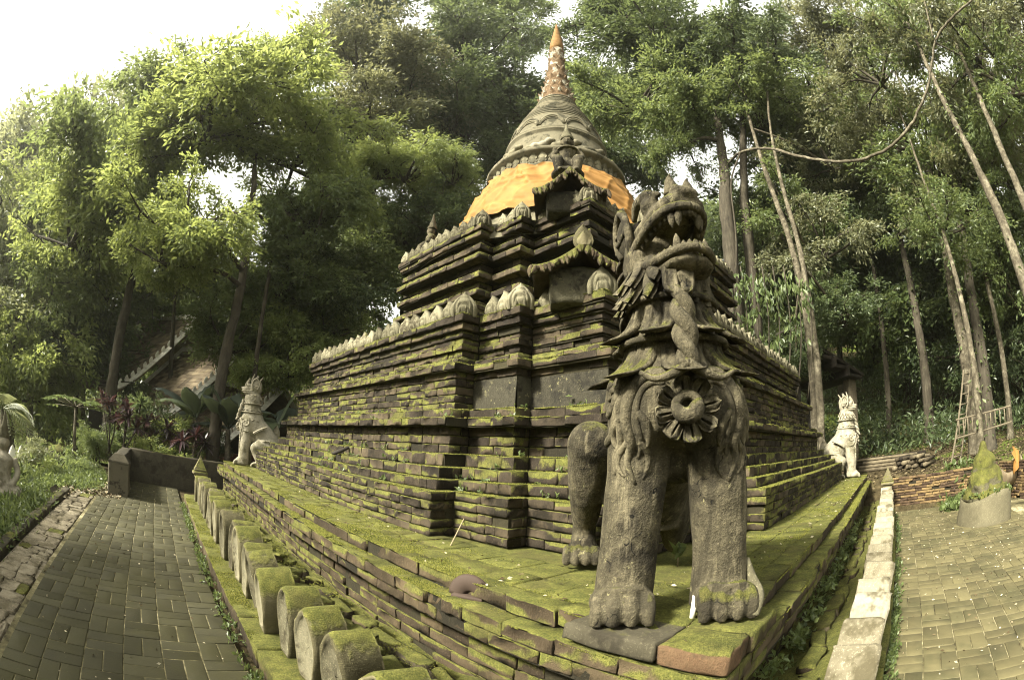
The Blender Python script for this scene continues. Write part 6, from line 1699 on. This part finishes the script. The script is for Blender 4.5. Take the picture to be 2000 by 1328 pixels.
# ---- raised moss cushions on the ledges and edges near the viewer
def moss_field(name, label, segs, n, seed, mat):
    """segs: ((x, y, z) start, end, inward vector, depth, weight)"""
    g = np.random.default_rng(seed); wts = np.array([s_[4] for s_ in segs], float); wts /= wts.sum(); P = []; R_ = []
    for (a, b_, inn, dep, wt), m in zip(segs, (wts*n).astype(int)):
        a, b_, inn = np.array(a, float), np.array(b_, float), np.array(inn, float)
        f = g.random((m*3, 1)); dd = g.random((m*3, 1))**2.2*dep
        p = a+(b_-a)*f+inn*dd
        keep = vnoise(p*[3.1, 3.1, 3.1])+.6*vnoise(p*9.3) > g.uniform(-.25, .35, len(p))
        p = p[keep][:m]; P.append(p); R_.append(g.uniform(.35, 1.0, len(p)))
    P = np.concatenate(P); R_ = np.concatenate(R_); P[:, 2] += sagv(P)*(P[:, 2] > .9)
    k = len(P); ang = np.linspace(0, 2*PI, 6)[:-1]
    ring = np.stack([np.cos(ang), np.sin(ang), ang*0], -1); rad = (.0026+.0054*R_**2)*np.clip(np.linalg.norm(P-CAM, axis=1)/4.5, .45, 1.0)
    V = P[:, None, :]+ring[None]*rad[:, None, None]*g.uniform(.7, 1.3, (k, 5, 1)); V[:, :, 2] -= .003
    top = P+np.stack([g.normal(0, .2, k)*rad, g.normal(0, .2, k)*rad, rad*g.uniform(.7, 1.5, k)], -1)
    VV = np.concatenate([V, top[:, None]], 1).reshape(-1, 3); o = np.arange(k)*6
    F3 = [np.stack([o+j, o+(j+1) % 5, o+5], -1) for j in range(5)]
    ob = link(name, mesh_np(name, VV, [np.concatenate(F3)], True, np.repeat(g.random(k), 6), [mat])); ob['kind'] = 'stuff'; tag(ob, label)
    return ob
b = NB('moss cushion'); r = b.rnd(); B = b.noise(3.2, 4, .7); Cn = b.noise(220, 2, .6)
c = b.ramp(b.math('ADD', b.math('MULTIPLY', r, .5), b.math('MULTIPLY', B, .6)), [(.25, (.026, .030, .007)), (.5, (.074, .078, .015)), (.7, (.125, .124, .027)), (.9, (.18, .165, .048))])
M['moss'] = b.done(c, .95, b.bump(Cn, .8, .006), .1)
sg = [((.0, .0, .752), (.0, S, .752), (1, 0, 0), .14, 3.0), ((.14, .14, .852), (.14, S, .852), (1, 0, 0), .25, 3.0), ((.3, .3, .852), (.3, S, .852), (1, 0, 0), .5, 1.5),
      ((0, 0, .752), (S, 0, .752), (0, 1, 0), .14, 1.6), ((.14, .14, .852), (S, .14, .852), (0, 1, 0), .25, 1.6), ((.3, .3, .852), (S, .3, .852), (0, 1, 0), .5, 1.2)]
moss_field('moss', 'raised cushions of yellow green moss along the platform edges', sg, 75000, 1, M['moss'])
sg = []
for (d, z) in ((-.06, 1.262), (.09, 1.362), (.21, 1.472), (.37, 1.602), (.39, 1.982), (.52, 2.082), (.60, 2.602), (.82, 3.267)):
    L_ = near_line(*plan(d))
    for a, b_ in zip(L_[:-1], L_[1:]):
        t_ = np.array(b_)-np.array(a); ln = np.linalg.norm(t_); t_ = t_/ln
        near = 1.0 if max(a[0], b_[0], a[1], b_[1]) < 5 else .55
        sg.append(((a[0], a[1], z), (b_[0], b_[1], z), (-t_[1], t_[0], 0), .11, ln*near))
moss_field('moss', 'raised moss lining the brick ledges of the stupa', sg, 50000, 2, M['moss'])
sg = [((-.93, .2, .132), (-.93, 9.2, .132), (1, 0, 0), .18, 3), ((-.48, .0, .33), (-.48, 9.6, .33), (1, 0, 0), .45, 3)]
moss_field('moss', 'raised moss on kerb and rubble beside the petal fence', sg, 22000, 3, M['moss'])
# ================================================================== haze in the valley air
V, F = box(-75, 85, -30, 85, -4, 34)
hz = link('haze', mesh_np('haze', V, [F], False)); hz['kind'] = 'stuff'
hm = bpy.data.materials.new('thin haze'); hm.use_nodes = True; hm.node_tree.nodes.clear()
ho = hm.node_tree.nodes.new('ShaderNodeOutputMaterial'); hv = hm.node_tree.nodes.new('ShaderNodeVolumePrincipled')
hv.inputs['Color'].default_value = (.96, .97, .88, 1); hv.inputs['Density'].default_value = .0009; hv.inputs['Anisotropy'].default_value = .7
hm.node_tree.links.new(hv.outputs[0], ho.inputs['Volume']); hz.data.materials.append(hm)
